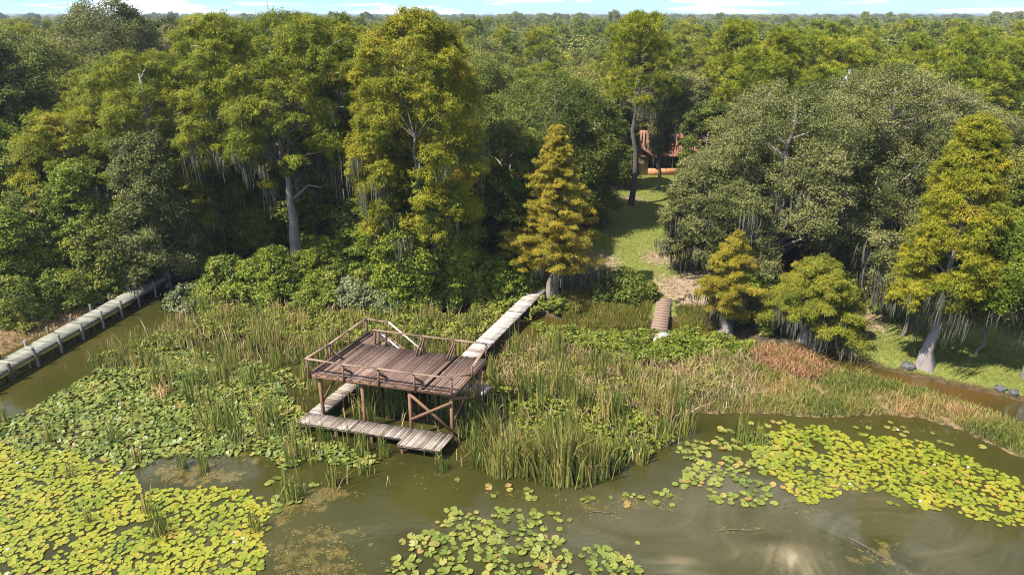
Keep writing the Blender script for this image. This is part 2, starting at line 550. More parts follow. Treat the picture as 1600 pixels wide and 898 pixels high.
wsub = n.new('ShaderNodeMath'); wsub.operation = 'SUBTRACT'; wsub.inputs[1].default_value = .6; l.new(wf.outputs[0], wsub.inputs[0])
wr = ramp(n, [(.54, (0, 0, 0)), (.70, (.9, .9, .9))]); l.new(wsub.outputs[0], wr.inputs[0])
wc = ramp(n, [(.3, (.045, .032, .008)), (.5, (.10, .075, .02)), (.7, (.17, .13, .04))]); l.new(noise_node(n, l, 11, 6, tcn.outputs['Object']), wc.inputs[0])
cur = mixc(wr.outputs[0], cur, wc.outputs[0])
l.new(cur, b.inputs['Base Color'])
b.inputs['Roughness'].default_value = .06
b.inputs['IOR'].default_value = 1.33
bp = n.new("ShaderNodeBump"); bp.inputs['Strength'].default_value = .07; bp.inputs['Distance'].default_value = .05
l.new(noise_node(n, l, 1.4, 3, tcn.outputs['Object']), bp.inputs['Height']); l.new(bp.outputs[0], b.inputs['Normal'])
wx = np.concatenate([[-400, -120, -60], np.arange(-40, -22, 2.0), np.arange(-22, 32, .16), np.arange(32, 60, 2.5), [120, 400]])
wy = np.concatenate([[-300, -60, 0, 10], np.arange(17, 36, .16), np.arange(36, 60, .8), [66, 75]])
WX, WY = np.meshgrid(wx, wy)
WP = np.stack([WX.ravel(), WY.ravel()], 1)
i = np.arange(len(wy) - 1)[:, None] * len(wx); j = np.arange(len(wx) - 1)[None]
wm = MB()
wm.add(np.column_stack([WP, 0 * WP[:, 0]]), np.stack([i + j, i + j + 1, i + len(wx) + j + 1, i + len(wx) + j], -1).reshape(-1, 4), 0)
water = wm.build('lake_water', mw)
tag(water, kind='structure')
Q = WP.copy()
for px, py, rad, ang in [(1430, 850, 5.0, 2.6), (1245, 880, 2.2, -3.2), (1330, 770, 3.5, 1.6), (1120, 790, 4.0, -1.4), (1500, 880, 4, 1.5)]:
    c_ = G(px, py)[:2]
    v_ = Q - c_
    A_ = ang * np.exp(-(v_ ** 2).sum(1) / rad ** 2)
    Q = c_ + np.stack([v_[:, 0] * np.cos(A_) - v_[:, 1] * np.sin(A_), v_[:, 0] * np.sin(A_) + v_[:, 1] * np.cos(A_)], 1)


def bump_at(px, py, rx, ry, P=WP):
    c_ = G(px, py)[:2]
    return np.exp(-((P[:, 0] - c_[0]) / rx) ** 2 - ((P[:, 1] - c_[1]) / ry) ** 2)


S1 = noise2(Q * np.array([.35, 1.6]), 2.6, 90)
S2 = noise2(Q * np.array([.3, 2.2]), 1.1, 91)
S3 = np.exp(-(noise2(Q * np.array([.5, 1.3]), 2.2, 92) / .035) ** 2)
body = np.clip(bump_at(1130, 815, 5.5, 3.0) + bump_at(1420, 840, 6.5, 3.4) + bump_at(1260, 790, 4, 2) + .8 * bump_at(900, 800, 4, 2), 0, 1)
silt = body * np.clip(.27 + .07 * S1 + .04 * S2 + (.03 + .16 * bump_at(1290, 860, 3.5, 2.2)) * S3, 0, 1)
silt += .75 * np.clip(bump_at(1240, 872, .8, 1.0, WP + .5 * np.stack([S1, S2], 1)) * (.75 + .25 * S2), 0, 1)
silt += .45 * np.clip(bump_at(1060, 880, .8, .6, WP + .5 * np.stack([S2, S1], 1)), 0, 1) + .4 * bump_at(1105, 735, 1.0, .5, WP + .4 * np.stack([S1, S2], 1)) + .35 * bump_at(1320, 755, .9, .4, WP + .4 * np.stack([S1, S2], 1))
silt *= 1 - .8 * np.clip(bump_at(1375, 870, 1.5, 1.4), 0, 1) - .6 * np.clip(bump_at(1200, 780 + 60, 1.2, .4), 0, 1)
WEEDS = [([(410, 850), (450, 820), (540, 815), (590, 835), (560, 860), (600, 960), (430, 960)], .55), ([(400, 800), (450, 760), (540, 750), (575, 772), (500, 800), (430, 822)], .65),
         ([(210, 745), (280, 712), (390, 735), (370, 765), (250, 760)], .65), ([(580, 870), (640, 850), (660, 960), (590, 960)], .45), ([(700, 755), (900, 765), (890, 790), (800, 785)], .5),
         ([(880, 765), (1060, 765), (1080, 800), (920, 808)], .5), ([(640, 745), (690, 725), (720, 745), (660, 765)], .4), ([(1190, 770), (1290, 790), (1280, 815), (1190, 800)], .45),
         ([(1310, 840), (1400, 840), (1430, 898), (1330, 900)], .55), ([(1110, 818), (1195, 815), (1200, 838), (1130, 838)], .5), ([(1200, 645), (1440, 655), (1500, 690), (1300, 660)], .35), ([(300, 690), (420, 690), (480, 730), (400, 735)], .5)]
weed = np.zeros(len(WP))
for pts_, amt in WEEDS:
    d_ = sdist(WP, poly(pts_))
    weed = np.maximum(weed, amt * np.clip(.5 + d_ * .8 + .35 * noise2(WP, 1.4, 95), 0, 1))
for nm, val in (('weed', weed), ('silt', np.clip(silt, 0, 1)), ('tannin', np.clip(bump_at(1440, 605, 7, 2.2) * 1.3 + bump_at(900, 505, 6, 2) * .6 + bump_at(1100, 520, 4, 1.5) * .5 + bump_at(40, 530, 4, 5) * .4, 0, 1) * .8)):
    a_ = water.data.attributes.new(nm, 'FLOAT', 'POINT'); a_.data.foreach_set('value', val.astype(np.float32))

# ------------------------------------------------------------------ the derelict two-level viewing deck
DO, DU, DW = np.array([-10.3, 30.86]), np.array([.967, -.256]), np.array([.387, .922])
U3, W3, Z3 = np.array([*DU, 0]), np.array([*DW, 0]), np.array([0, 0, 1.0])


def D(a, b, z):
    q = DO + DU * a + DW * b
    return np.array([q[0], q[1], z])


ZD, ZC = 3.0, .6
deck = empty('viewing_deck', D(3.8, 1.9, 0), 'weathered brown two-level viewing deck on posts in the middle of the marsh', 'deck')
deck.location = (0, 0, 0)
# keep the Empty at the deck's own base and give parts local coordinates
DB = D(3.8, 1.9, 0)
deck.location = DB


def part(mb, name, mat, parent, origin, **k):
    mb.v = [v - np.asarray(origin) for v in mb.v]
    return mb.build(name, mat, parent, **k)


def boards(mb, n, pos, length_dir, along, thick, r, gap=.12, zj=.012, endj=.04, miss=()):
    """row of planks: pos(k) = centre, length_dir = half vector, along = half vector across one plank"""
    for k in range(n):
        if k in miss:
            continue
        L = length_dir * (1 + r.normal(0, endj / max(np.linalg.norm(length_dir), .2) * .5))
        tl = r.normal(0, zj, 2)
        mb.box(pos(k) + Z3 * r.normal(0, zj * .6), L + Z3 * tl[0], along * (1 - gap) + Z3 * tl[1] * .5, Z3 * thick, np.clip(r.normal(.5, .2), 0, 1))


r = np.random.default_rng(11)
mb = MB()
nb_ = 52
wd = 7.75 / nb_
boards(mb, nb_, lambda k: D(-.03 + (k + .5) * wd, 1.88, ZD - .02), W3 * 1.95, U3 * wd / 2, .019, r, miss=(41,))
nl_ = 9
boards(mb, nl_, lambda k: D(.0 + (k + .5) * .14, 4.52, ZD - .022), W3 * .66, U3 * .07, .019, r)
part(mb, 'decking', M['deckwood'], deck, DB)
mb = MB()
mb.beam(D(-.02, -.04, ZD - .13), D(7.74, -.04, ZD - .13), .045, .19, tint=.55)
mb.beam(D(-.05, -.06, ZD - .13), D(-.05, 5.2, ZD - .13), .045, .19, tint=.4)
mb.beam(D(7.74, -.02, ZD - .13), D(7.74, 3.86, ZD - .13), .045, .19, tint=.6)
mb.beam(D(1.3, 3.86, ZD - .13), D(7.7, 3.86, ZD - .13), .045, .19, tint=.4)
mb.beam(D(0, 5.2, ZD - .13), D(1.27, 5.2, ZD - .13), .045, .19, tint=.4)
for k in range(1, 13):
    mb.beam(D(k * .6, 0, ZD - .125), D(k * .6, 3.84, ZD - .125), .045, .17, tint=.4)
part(mb, 'joist_frame', M['postwood'], deck, DB)
for bb in (.3, 1.9, 3.5):
    mb = MB()
    mb.beam(D(.15, bb, ZD - .31), D(7.6, bb, ZD - .31), .09, .19, tint=.45)
    part(mb, 'girder', M['postwood'], deck, DB)
mb = MB()   # kerb board along the left edge
mb.beam(D(.05, -.02, ZD + .055), D(.05, 5.15, ZD + .055), .14, .09, tint=.2)
mb.beam(D(.15, .05, ZD + .03), D(7.5, .05, ZD + .03), .05, .05, tint=.2)
part(mb, 'edge_board', M['deckwood'], deck, DB)
for a in (.33, 2.72, 5.3, 7.5):
    for bb in (.17, 3.35):
        mb = MB()
        mb.beam(D(a, bb, -.7), D(a, bb, ZD - .22), .14, .14, up=U3, tint=.55 + .2 * r.random())
        part(mb, 'post', M['postwood'], deck, DB)
for a in (.1, 1.2):
    mb = MB()
    mb.beam(D(a, 5.05, -.7), D(a, 5.05, ZD - .2), .15, .15, up=U3)
    part(mb, 'post', M['postwood'], deck, DB)
for p0, p1 in [(D(5.32, .07, ZD - .42), D(7.52, .07, .78)), (D(7.52, .03, ZD - .62), D(5.36, .03, 1.1)),
               (D(.35, .2, 1.25), D(.35, 2.2, ZD - .4)), (D(7.5, .35, ZD - .5), D(7.5, 3.2, .9)), (D(7.42, .5, 1.0), D(7.42, 3.1, ZD - .5)),
               (D(.42, 3.3, 1.2), D(2.6, 3.3, ZD - .4))]:
    mb = MB()
    mb.beam(p0, p1, .05, .15, tint=.6)
    part(mb, 'cross_brace', M['postwood'], deck, DB)
RH = .88
posts_r = {'f': [(-.03, -.09), (1.9, -.09), (3.82, -.09), (5.76, -.09), (7.66, -.09)],
           'l': [(-.09, 1.75), (-.09, 3.55), (-.09, 5.22)], 'k': [(1.3, 5.24)],
           'b': [(1.2, 3.95), (1.42, 3.95), (1.85, 3.95), (4.1, 3.9), (5.9, 3.9), (7.66, 3.9)], 'r': [(7.82, 1.85)]}
for key, lst in posts_r.items():
    for q, (a, bb) in enumerate(lst):
        low = ZD - .24 if key in 'fr' else ZD - .1
        top = ZD + RH - .03 - (.25 if key == 'r' else 0) - (.06 if (a, bb) == (4.1, 3.9) else 0)
        mb = MB()
        mb.beam(D(a, bb, low), D(a + r.normal(0, .02), bb + r.normal(0, .02), top), .085, .085, up=U3, tint=.45 + .25 * r.random())
        part(mb, 'rail_post', M['railwood'], deck, DB)
rails = [[D(-.1, -.1, ZD + RH), D(1.9, -.1, ZD + RH - .05), D(3.82, -.1, ZD + RH - .02), D(5.76, -.1, ZD + RH - .04), D(7.74, -.1, ZD + RH)],
         [D(-.1, -.15, ZD + RH + .003), D(-.09, 1.75, ZD + RH - .06), D(-.09, 3.55, ZD + RH - .02), D(-.09, 5.3, ZD + RH + .01)],
         [D(-.05, 5.24, ZD + RH - .002), D(.7, 5.24, ZD + RH - .06), D(1.35, 5.24, ZD + RH - .01)],
         [D(1.12, 3.93, ZD + RH), D(4.1, 3.92, ZD + RH - .015), D(5.9, 3.91, ZD + RH - .01), D(7.75, 3.9, ZD + RH - .02)],
         [D(7.75, 3.86, ZD + RH - .12), D(7.84, 1.9, ZD + RH - .35)]]
for lst in rails:
    mb = MB()
    for p0, p1 in zip(lst[:-1], lst[1:]):
        dd = (p1 - p0) / np.linalg.norm(p1 - p0) * .002
        mb.beam(p0 + dd, p1 - dd, .14, .04, tint=.75 + .15 * r.random())
    part(mb, 'top_rail', M['railwood'], deck, DB)
# diagonal stays from the deck up to the railing posts
for (a, bb), (a2, b2) in [((1.9, -.04), (1.95, .55)), ((3.82, -.04), (3.88, .55)), ((5.76, -.04), (5.82, .55)), ((-.02, 1.75), (.62, 1.8)),
                          ((4.1, 3.84), (4.03, 3.2)), ((4.2, 3.84), (4.2, 3.3)), ((5.9, 3.84), (5.8, 3.15)), ((6.0, 3.84), (5.95, 3.15)), ((7.78, 1.85), (7.15, 1.7))]:
    mb = MB()
    mb.beam(D(a, bb, ZD + (.55 if bb < 3 else .78) - (.45 if a > 7.7 else 0)), D(a2, b2, ZD + .03), .05, .13, tint=.4)
    part(mb, 'knee_brace', M['railwood'], deck, DB)
mb = MB()
for bb in (3.98, 5.06):
    mb.beam(D(1.28, bb, ZD - .1), D(4.5, bb, ZC + .06), .05, .24, tint=.6)
part(mb, 'stringer', M['railwood'], deck, DB)
mb = MB()
for k in range(11):
    f = (k + .6) / 11
    mb.box(D(1.28 + 3.15 * f, 4.52, ZD - .04 - (ZD - ZC) * f), U3 * .14, W3 * .5, Z3 * .02, .4 + .5 * r.random())
part(mb, 'stair_tread', M['catwood'], deck, DB)
for bb in (4.02, 5.18):
    mb = MB()
    mb.beam(D(1.32, bb, ZD + RH - .02), D(4.55, bb, ZC + .72), .09, .06, tint=.85)
    mb.beam(D(4.5, bb, ZC - .1), D(4.5, bb, ZC + .72), .08, .08, up=U3, tint=.6)
    part(mb, 'handrail', M['greywood'], deck, DB)

# low catwalk round the foot of the deck
CB = D(3.8, -.5, 0)
cat = empty('catwalk', CB, 'low grey-brown plank catwalk around the foot of the viewing deck', 'catwalk')


def walk(parent, origin, c0, c1, width_v, n, z, mat, rr, thick=.02, name='walkway_boards', lift=0, skew=0, miss=()):
    m_ = MB()
    d = (c1 - c0) / n
    for k in range(n):
        if k in miss:
            continue
        c = c0 + d * (k + .5)
        c = np.array([c[0], c[1], z + lift])
        m_.box(c + Z3 * rr.normal(0, .005), np.array([*(d[:2] / 2 * .93), 0]), np.array([*(width_v[:2] / 2 * (1 + rr.normal(0, .02))), rr.normal(0, .008)]), Z3 * thick, np.clip(rr.normal(.5, .22), 0, 1))
    return part(m_, name, mat, parent, origin)


walk(cat, CB, D(-.45, -.47, 0), D(5.42, -.47, 0), W3 * 1.0, 38, ZC - .02, M['catwood'], r)
walk(cat, CB, D(5.43, -.72, 0), D(7.66, -.72, 0), W3 * 1.5, 15, ZC - .018, M['catwood'], r)
walk(cat, CB, D(-.05, .05, 0), D(-.05, 5.2, 0), U3 * .84, 34, ZC - .022, M['catwood'], r)
walk(cat, CB, D(.4, 4.6, 0), D(7.45, 4.6, 0), W3 * 1.1, 46, ZC - .02, M['catwood'], r, miss=(30, 38))
for (p0, p1) in [((-.45, -.92), (5.42, -.92)), ((-.45, -.05), (5.42, -.05)), ((5.42, -1.42), (7.64, -1.42)), ((5.42, -.06), (7.64, -.06)),
                 ((-.4, .05), (-.4, 5.2)), ((.3, .05), (.3, 5.2)), ((.4, 4.1), (7.4, 4.1)), ((.4, 5.1), (7.4, 5.1))]:
    mb = MB()
    mb.beam(D(*p0, ZC - .115), D(*p1, ZC - .115), .045, .14, tint=.25)
    part(mb, 'stringer', M['catwood'], cat, CB)
for a, bb in [(-.35, -.85), (1.7, -.85), (3.7, -.85), (5.6, -1.3), (7.5, -1.3), (-.38, 2.4), (-.38, 5), (2.5, 5.05), (5.2, 5.05), (7.3, 5.05), (7.3, 4.15)]:
    mb = MB()
    mb.beam(D(a, bb, -.8), D(a, bb, ZC - .046), .12, .12, up=U3, tint=.3)
    part(mb, 'post', M['postwood'], cat, CB)

# plank pier from the deck to the bank
PB = np.array([0, 42.5, 0])
pier = empty('wooden_pier', PB, 'sun-bleached narrow plank pier running from the viewing deck to the bank', 'pier')
p0, p1 = D(4.9, 5.25, 0), np.array([2.25, 48.3, 0])
pd = (p1 - p0) / np.linalg.norm(p1 - p0)
pn = np.array([pd[1], -pd[0], 0])
walk(pier, PB, p0, p1, pn * 1.12 + pd * .12, 92, .86, M['greywood'], r, thick=.022, miss=(60,))
for sd in (-.45, .45):
    mb = MB()
    mb.beam(p0 + pn * sd + Z3 * .75, p1 + pn * sd + Z3 * .75, .05, .16, tint=.2)
    part(mb, 'stringer', M['catwood'], pier, PB)
for k in range(7):
    for sd in (-.45, .45):
        q = p0 + (p1 - p0) * (k + .3) / 7 + pn * sd * 1.12
        mb = MB()
        mb.tube([q - Z3 * .9, q + Z3 * .3, q + Z3 * .76], [.08, .08, .075], 8, tint=.3)
        part(mb, 'piling', M['pile'], pier, PB)

# long dock at the left with its two rows of pilings
LB = np.array([-29, 42, 0])
dock = empty('boardwalk_dock', LB, 'long grey boardwalk dock with dark pilings along the left bank', 'dock')
q0, q1 = np.array([-30.95, 30.5, 0]), np.array([-27.3, 52.3, 0])
qd = (q1 - q0) / np.linalg.norm(q1 - q0)
qn = np.array([qd[1], -qd[0], 0])
walk(dock, LB, q0, q1, qn * 1.35, 158, .82, M['dockwood'], r, thick=.02)
for sd in (-.56, .56):
    mb = MB()
    mb.beam(q0 + qn * sd + Z3 * .69, q1 + qn * sd + Z3 * .69, .05, .22, tint=.45)
    part(mb, 'stringer', M['dockwood'], dock, LB)
for k in range(12):
    for sd in (-.76, .76):
        q = q0 + qd * (1.3 + k * 1.87 + (.9 if sd < 0 else 0)) + qn * sd
        tz = 1.22 + r.normal(0, .05)
        mb = MB()
        le = r.normal(0, .03, 2)
        mb.tube([q - Z3 * .9, q + Z3 * .5, q + np.array([le[0], le[1], tz]), q + np.array([le[0], le[1], tz + .02])], [.095, .092, .088, .06], 9, tint=.45 + r.normal(0, .15))
        part(mb, 'piling', M['pile'], dock, LB)

# leaf-strewn brick footbridge on the bank
SB = np.array([10.4, 43.3, 0])
foot = empty('footbridge', SB, 'narrow reddish footbridge strewn with fallen leaves, its near end broken', 'footbridge')
m, n, l, b = new_mat('old_brick')
tcn = n.new("ShaderNodeTexCoord")
br = n.new("ShaderNodeTexBrick"); br.inputs['Scale'].default_value = 4.5
br.inputs['Color1'].default_value = (.17, .10, .075, 1); br.inputs['Color2'].default_value = (.25, .15, .115, 1); br.inputs['Mortar'].default_value = (.22, .18, .15, 1)
l.new(tcn.outputs['Object'], br.inputs['Vector'])
lf = noise_node(n, l, 7, 6, tcn.outputs['Object'])
rr_ = ramp(n, [(.5, (0, 0, 0)), (.56, (1, 1, 1))]); l.new(lf, rr_.inputs[0])
mm = n.new("ShaderNodeMixRGB"); mm.inputs[2].default_value = (.22, .14, .07, 1)
l.new(rr_.outputs[0], mm.inputs[0]); l.new(br.outputs[0], mm.inputs[1]); l.new(mm.outputs[0], b.inputs['Base Color'])
b.inputs['Roughness'].default_value = .9
M['old_brick'] = m
s0, s1 = np.array([11.35, 46.9, 0]), np.array([9.6, 40.6, 0])
sd_ = (s1 - s0) / np.linalg.norm(s1 - s0)
sn = np.array([-sd_[1], sd_[0], 0])
mb = MB()
K = 14
for k in range(K):
    a0 = s0 + (s1 - s0) * (k + .5) / K
    mb.box(a0 + Z3 * (.38 + r.normal(0, .004)), sd_ * (6.55 / K / 2 * .995), sn * .53 * (1 + r.normal(0, .03)), Z3 * .11, .5)
part(mb, 'slab', M['old_brick'], foot, SB)
for k, sd in [(.1, .4), (.1, -.4), (.45, .4), (.45, -.4), (.85, .4), (.85, -.4)]:
    q = s0 + (s1 - s0) * k + sn * sd
    mb = MB(); mb.box(q + Z3 * -.2, sd_ * .18, sn * .09, Z3 * .46, .4)
    part(mb, 'pier_block', M['old_brick'], foot, SB)
mb = MB()
q = G(1036, 528, .3)
mb.box(q + [0, .1, .16], [.32, .05, .03], [-.05, .28, 0], [0, .06, .12], .5)
mb.box(q + [-.35, -.3, .06], [.3, -.1, .08], [.08, .22, 0], [0, 0, .12], .5)
mc, n, l, b = new_mat('pale_concrete')
rr_ = ramp(n, [(.3, (.24, .21, .18)), (.7, (.40, .36, .31))]); l.new(noise_node(n, l, 4, 6), rr_.inputs[0]); l.new(rr_.outputs[0], b.inputs['Base Color']); b.inputs['Roughness'].default_value = .9
M['concrete'] = mc
part(mb, 'broken_block', mc, foot, SB)

# ------------------------------------------------------------------ house behind the lawn
HB = at_depth(1036, 84, 1.8)
HB[2] = gz(HB[0], HB[1])
house = empty('brick_house', HB, 'low house with salmon shingle roof and orange brick walls beyond the lawn', 'house')
mr, n, l, b = new_mat('salmon_shingles')
tcn = n.new("ShaderNodeTexCoord")
br = n.new("ShaderNodeTexBrick"); br.inputs['Scale'].default_value = 2.2; br.inputs['Mortar Size'].default_value = .012
br.inputs['Color1'].default_value = (.20, .08, .048, 1); br.inputs['Color2'].default_value = (.25, .11, .066, 1); br.inputs['Mortar'].default_value = (.15, .06, .04, 1)
l.new(tcn.outputs['Object'], br.inputs['Vector']); l.new(br.outputs[0], b.inputs['Base Color']); b.inputs['Roughness'].default_value = .9
mbk, n, l, b = new_mat('orange_brick')
tcn = n.new("ShaderNodeTexCoord")
br = n.new("ShaderNodeTexBrick"); br.inputs['Scale'].default_value = 5
br.inputs['Color1'].default_value = (.42, .17, .075, 1); br.inputs['Color2'].default_value = (.50, .22, .10, 1); br.inputs['Mortar'].default_value = (.4, .3, .22, 1)
l.new(tcn.outputs['Object'], br.inputs['Vector']); l.new(br.outputs[0], b.inputs['Base Color']); b.inputs['Roughness'].default_value = .9
mdk, n, l, b = new_mat('porch_glass'); b.inputs['Base Color'].default_value = (.012, .012, .012, 1); b.inputs['Roughness'].default_value = .15
mtr, n, l, b = new_mat('white_trim'); b.inputs['Base Color'].default_value = (.7, .66, .6, 1)


def hp(x, y, z):
    return HB + np.array([x, y, z])


def roof_mesh(x0, x1, y0, y1, ze, zr, ax='x', t=.16):
    m_ = MB()
    if ax == 'x':
        ym = (y0 + y1) / 2
        V = [hp(x0, y0, ze), hp(x1, y0, ze), hp(x1, ym, zr), hp(x0, ym, zr), hp(x0, y1, ze), hp(x1, y1, ze)]
    else:
        xm = (x0 + x1) / 2
        V = [hp(x0, y0, ze), hp(x0, y1, ze), hp(xm, y1, zr), hp(xm, y0, zr), hp(x1, y0, ze), hp(x1, y1, ze)]
    V = V + [v - Z3 * t for v in V]
    Fq = [[0, 1, 2, 3], [3, 2, 5, 4], [6, 9, 8, 7], [9, 10, 11, 8], [0, 6, 7, 1], [4, 5, 11, 10], [0, 3, 9, 6], [3, 4, 10, 9], [1, 7, 8, 2], [2, 8, 11, 5]]
    m_.add(np.array(V), np.array(Fq))
    return m_


part(roof_mesh(-3, 13, -.9, 9, 2.45, 4.75), 'roof', mr, house, HB)
part(roof_mesh(-8.2, -1.6, -1.2, 9, 2.42, 4.6, 'y'), 'gable_roof', mr, house, HB)
mb = MB()
mb.box(hp(7.6, 4.2, 1.1), [5.0, 0, 0], [0, 4.1, 0], [0, 0, 1.3])
mb.box(hp(-4.9, 4.2, 1.1), [2.9, 0, 0], [0, 4.6, 0], [0, 0, 1.28])
V = np.array([hp(-7.8, -.4, 2.38), hp(-2, -.4, 2.38), hp(-4.9, -.4, 4.2), hp(-7.8, -.6, 2.38), hp(-2, -.6, 2.38), hp(-4.9, -.6, 4.25)])
mb.add(V, [np.array([[0, 2, 1], [3, 4, 5]]), np.array([[0, 1, 4, 3], [1, 2, 5, 4], [2, 0, 3, 5]])])
part(mb, 'wall', mbk, house, HB)
mb = MB(); mb.box(hp(.3, -.3, .38), [2.28, 0, 0], [0, .12, 0], [0, 0, .42])
part(mb, 'low_wall', mbk, house, HB)
mb = MB(); mb.box(hp(.3, 2.2, 1.3), [2.28, 0, 0], [0, .05, 0], [0, 0, 1.15])
part(mb, 'porch_screen', mdk, house, HB)
for x in (-.9, 1.0, 2.4):
    mb = MB(); mb.beam(hp(x, -.3, .8), hp(x, -.3, 2.4), .12, .12, up=(1, 0, 0))
    part(mb, 'porch_post', mtr, house, HB)
for x in (-4.9, 5.0):
    mb = MB(); mb.box(hp(x, -.44 if x < 0 else .04, 1.5), [.75, 0, 0], [0, .05, 0], [0, 0, .6])
    w_ = part(mb, 'window', mtr, house, HB)
    mb = MB(); mb.box(hp(x, -.47 if x < 0 else .01, 1.5), [.66, 0, 0], [0, .05, 0], [0, 0, .5])
    part(mb, 'pane', mdk, w_, HB)
mb = MB(); mb.box(hp(4.2, 5.2, 5.2), [.5, 0, 0], [0, .4, 0], [0, 0, .9])
part(mb, 'chimney', mbk, house, HB)

# ------------------------------------------------------------------ vegetation builders
def unit(v):
    return v / (np.linalg.norm(v, axis=-1, keepdims=True) + 1e-9)


def cards(mb, pos, nrm, ax, L, Wd, tint, shape='rhomb'):
    """small leaf-sized faces: ax = long direction, made perpendicular to nrm"""
    ax = unit(ax - nrm * np.sum(ax * nrm, -1, keepdims=True))
    bx = np.cross(nrm, ax)
    L = np.asarray(L)[..., None]; Wd = np.asarray(Wd)[..., None]
    V = np.stack([pos - ax * L / 2, pos + bx * Wd / 2 - ax * L * .05, pos + ax * L / 2, pos - bx * Wd / 2 - ax * L * .05], 1)
    mb.quads(V, tint)


def foliage(mb, r, lobes, sub, per, leaf, style='broad', up=.35, out=.35, axis_xy=(0, 0), spread=.30, tint_mu=.45, tint_sd=.18, drop=0.0):
    """lobes: rows of x, y, z, radius, flatness. Each lobe carries `sub` twig clumps of `per` leaves on its skin."""
    lb = np.asarray(lobes, float)
    N = len(lb)
    d = unit(r.normal(size=(N, sub, 3)))
    o = lb[:, None, :3].copy()
    o[..., 0] -= axis_xy[0]; o[..., 1] -= axis_xy[1]; o[..., 2] *= 0
    d = unit(d + out * unit(o) + np.array([0, 0, up]))
    rad = lb[:, 3][:, None, None]
    sc = np.ones((N, 1, 3)); sc[:, 0, 2] = lb[:, 4]
    sp_ = lb[:, None, :3] + d * rad * sc * r.uniform(.55, 1.08, (N, sub, 1))
    keep = r.random((N, sub)) > drop
    lt = r.normal(tint_mu, tint_sd * .8, (N, 1))
    ct = lt + r.normal(0, tint_sd * .7, (N, sub))
    d, sp_, ct = d[keep], sp_[keep], ct[keep]
    sr_ = np.broadcast_to(rad * spread, (N, sub, 1))[keep]
    K = len(sp_)
    pos = sp_[:, None] + r.normal(size=(K, per, 3)) * sr_[:, None] * np.array([1, 1, .7]) * .6
    dd = np.broadcast_to(d[:, None], (K, per, 3))
    g = r.normal(size=(K, per, 3))
    tint = np.clip(ct[:, None] + r.normal(0, .08, (K, per)), 0, 1).ravel()
    L = leaf[0] * r.uniform(.65, 1.35, K * per); Wd = leaf[1] * r.uniform(.7, 1.3, K * per)
    if style == 'broad':
        nrm = unit(dd * .6 + np.array([0, 0, .45]) + g * .55); ax = r.normal(size=(K, per, 3))
    elif style == 'feather':
        ax = unit(dd * np.array([1, 1, .2]) * .8 + np.array([0, 0, -.45]) + g * .45)
        nrm = unit(dd * .5 + np.array([0, 0, .7]) + r.normal(size=(K, per, 3)) * .45)
    else:   # needle tufts fan out from the twig tip
        pos = np.broadcast_to(sp_[:, None], (K, per, 3)) + r.normal(size=(K, per, 3)) * .06
        ax = unit(dd * .9 + np.array([0, 0, .35]) + g * .75)
        nrm = unit(r.normal(size=(K, per, 3)) + np.array([0, 0, .6]))
        pos = pos + ax * (leaf[0] * .45)
        nrm = unit(nrm - ax * np.sum(nrm * ax, -1, keepdims=True))
    cards(mb, pos.reshape(-1, 3), nrm.reshape(-1, 3), ax.reshape(-1, 3), L, Wd, tint)
    return sp_


def limb_path(r, p0, p1, sag, k=5, wob=.1):
    t = np.linspace(0, 1, k)[:, None]
    L = np.linalg.norm(np.asarray(p1) - p0)
    p = np.asarray(p0) * (1 - t) + np.asarray(p1) * t
    p[:, 2] += (sag * L * np.sin(t[:, 0] * math.pi))
    p[1:-1] += r.normal(0, wob * L / k, (k - 2, 3))
    return p


def moss_strands(mb, r, pts, n, lmin, lmax, w=.07, spread=.35):
    n, w = n * 1.7, w * .55
    for p in pts:
        m = int(n * r.uniform(.5, 1.5)) + 1
        q = p + r.normal(size=(m, 3)) * np.array([spread, spread, spread * .4])
        L = r.uniform(lmin, lmax, m) * r.uniform(.5, 1.1)
        a = r.uniform(0, 6.28, m)
        side = np.stack([np.cos(a), np.sin(a), 0 * a], 1)
        t = np.clip(r.normal(.5, .2), 0, 1)
        wd = w * r.uniform(.6, 1.5, m)
        prev = q; pw = wd * .6
        for s_ in range(3):
            nx_ = prev + np.stack([r.normal(0, .04, m), r.normal(0, .04, m), -L / 3], 1)
            nw = wd * [1.0, .7, .12][s_]
            V = np.stack([prev - side * pw[:, None], prev + side * pw[:, None], nx_ + side * nw[:, None], nx_ - side * nw[:, None]], 1)
            mb.quads(V, np.clip(t + r.normal(0, .1, m), 0, 1))
            prev, pw = nx_, nw


def trunk_mesh(r, H, r0, r1, lean=(0, 0), flare=.0, n=9, k=10, wob=.12):
    t = np.linspace(0, 1, k)
    p = np.column_stack([lean[0] * t ** 1.3, lean[1] * t ** 1.3, -.3 + (H + .3) * t])
    p[1:-1, :2] += r.normal(0, wob, (k - 2, 2))
    rad = r0 * (1 - t) + r1 * t
    rad = rad * (1 + flare * np.exp(-t * H / 1.1))
    return p, rad


def at_h(p, z):
    return np.array([np.interp(z, p[:, 2], p[:, 0]), np.interp(z, p[:, 2], p[:, 1]), z])


STY = {'oak': ((.155, .085), 'broad'), 'broad': ((.19, .115), 'broad'), 'feather': ((.26, .058), 'feather'), 'needle': ((.42, .045), 'needle')}


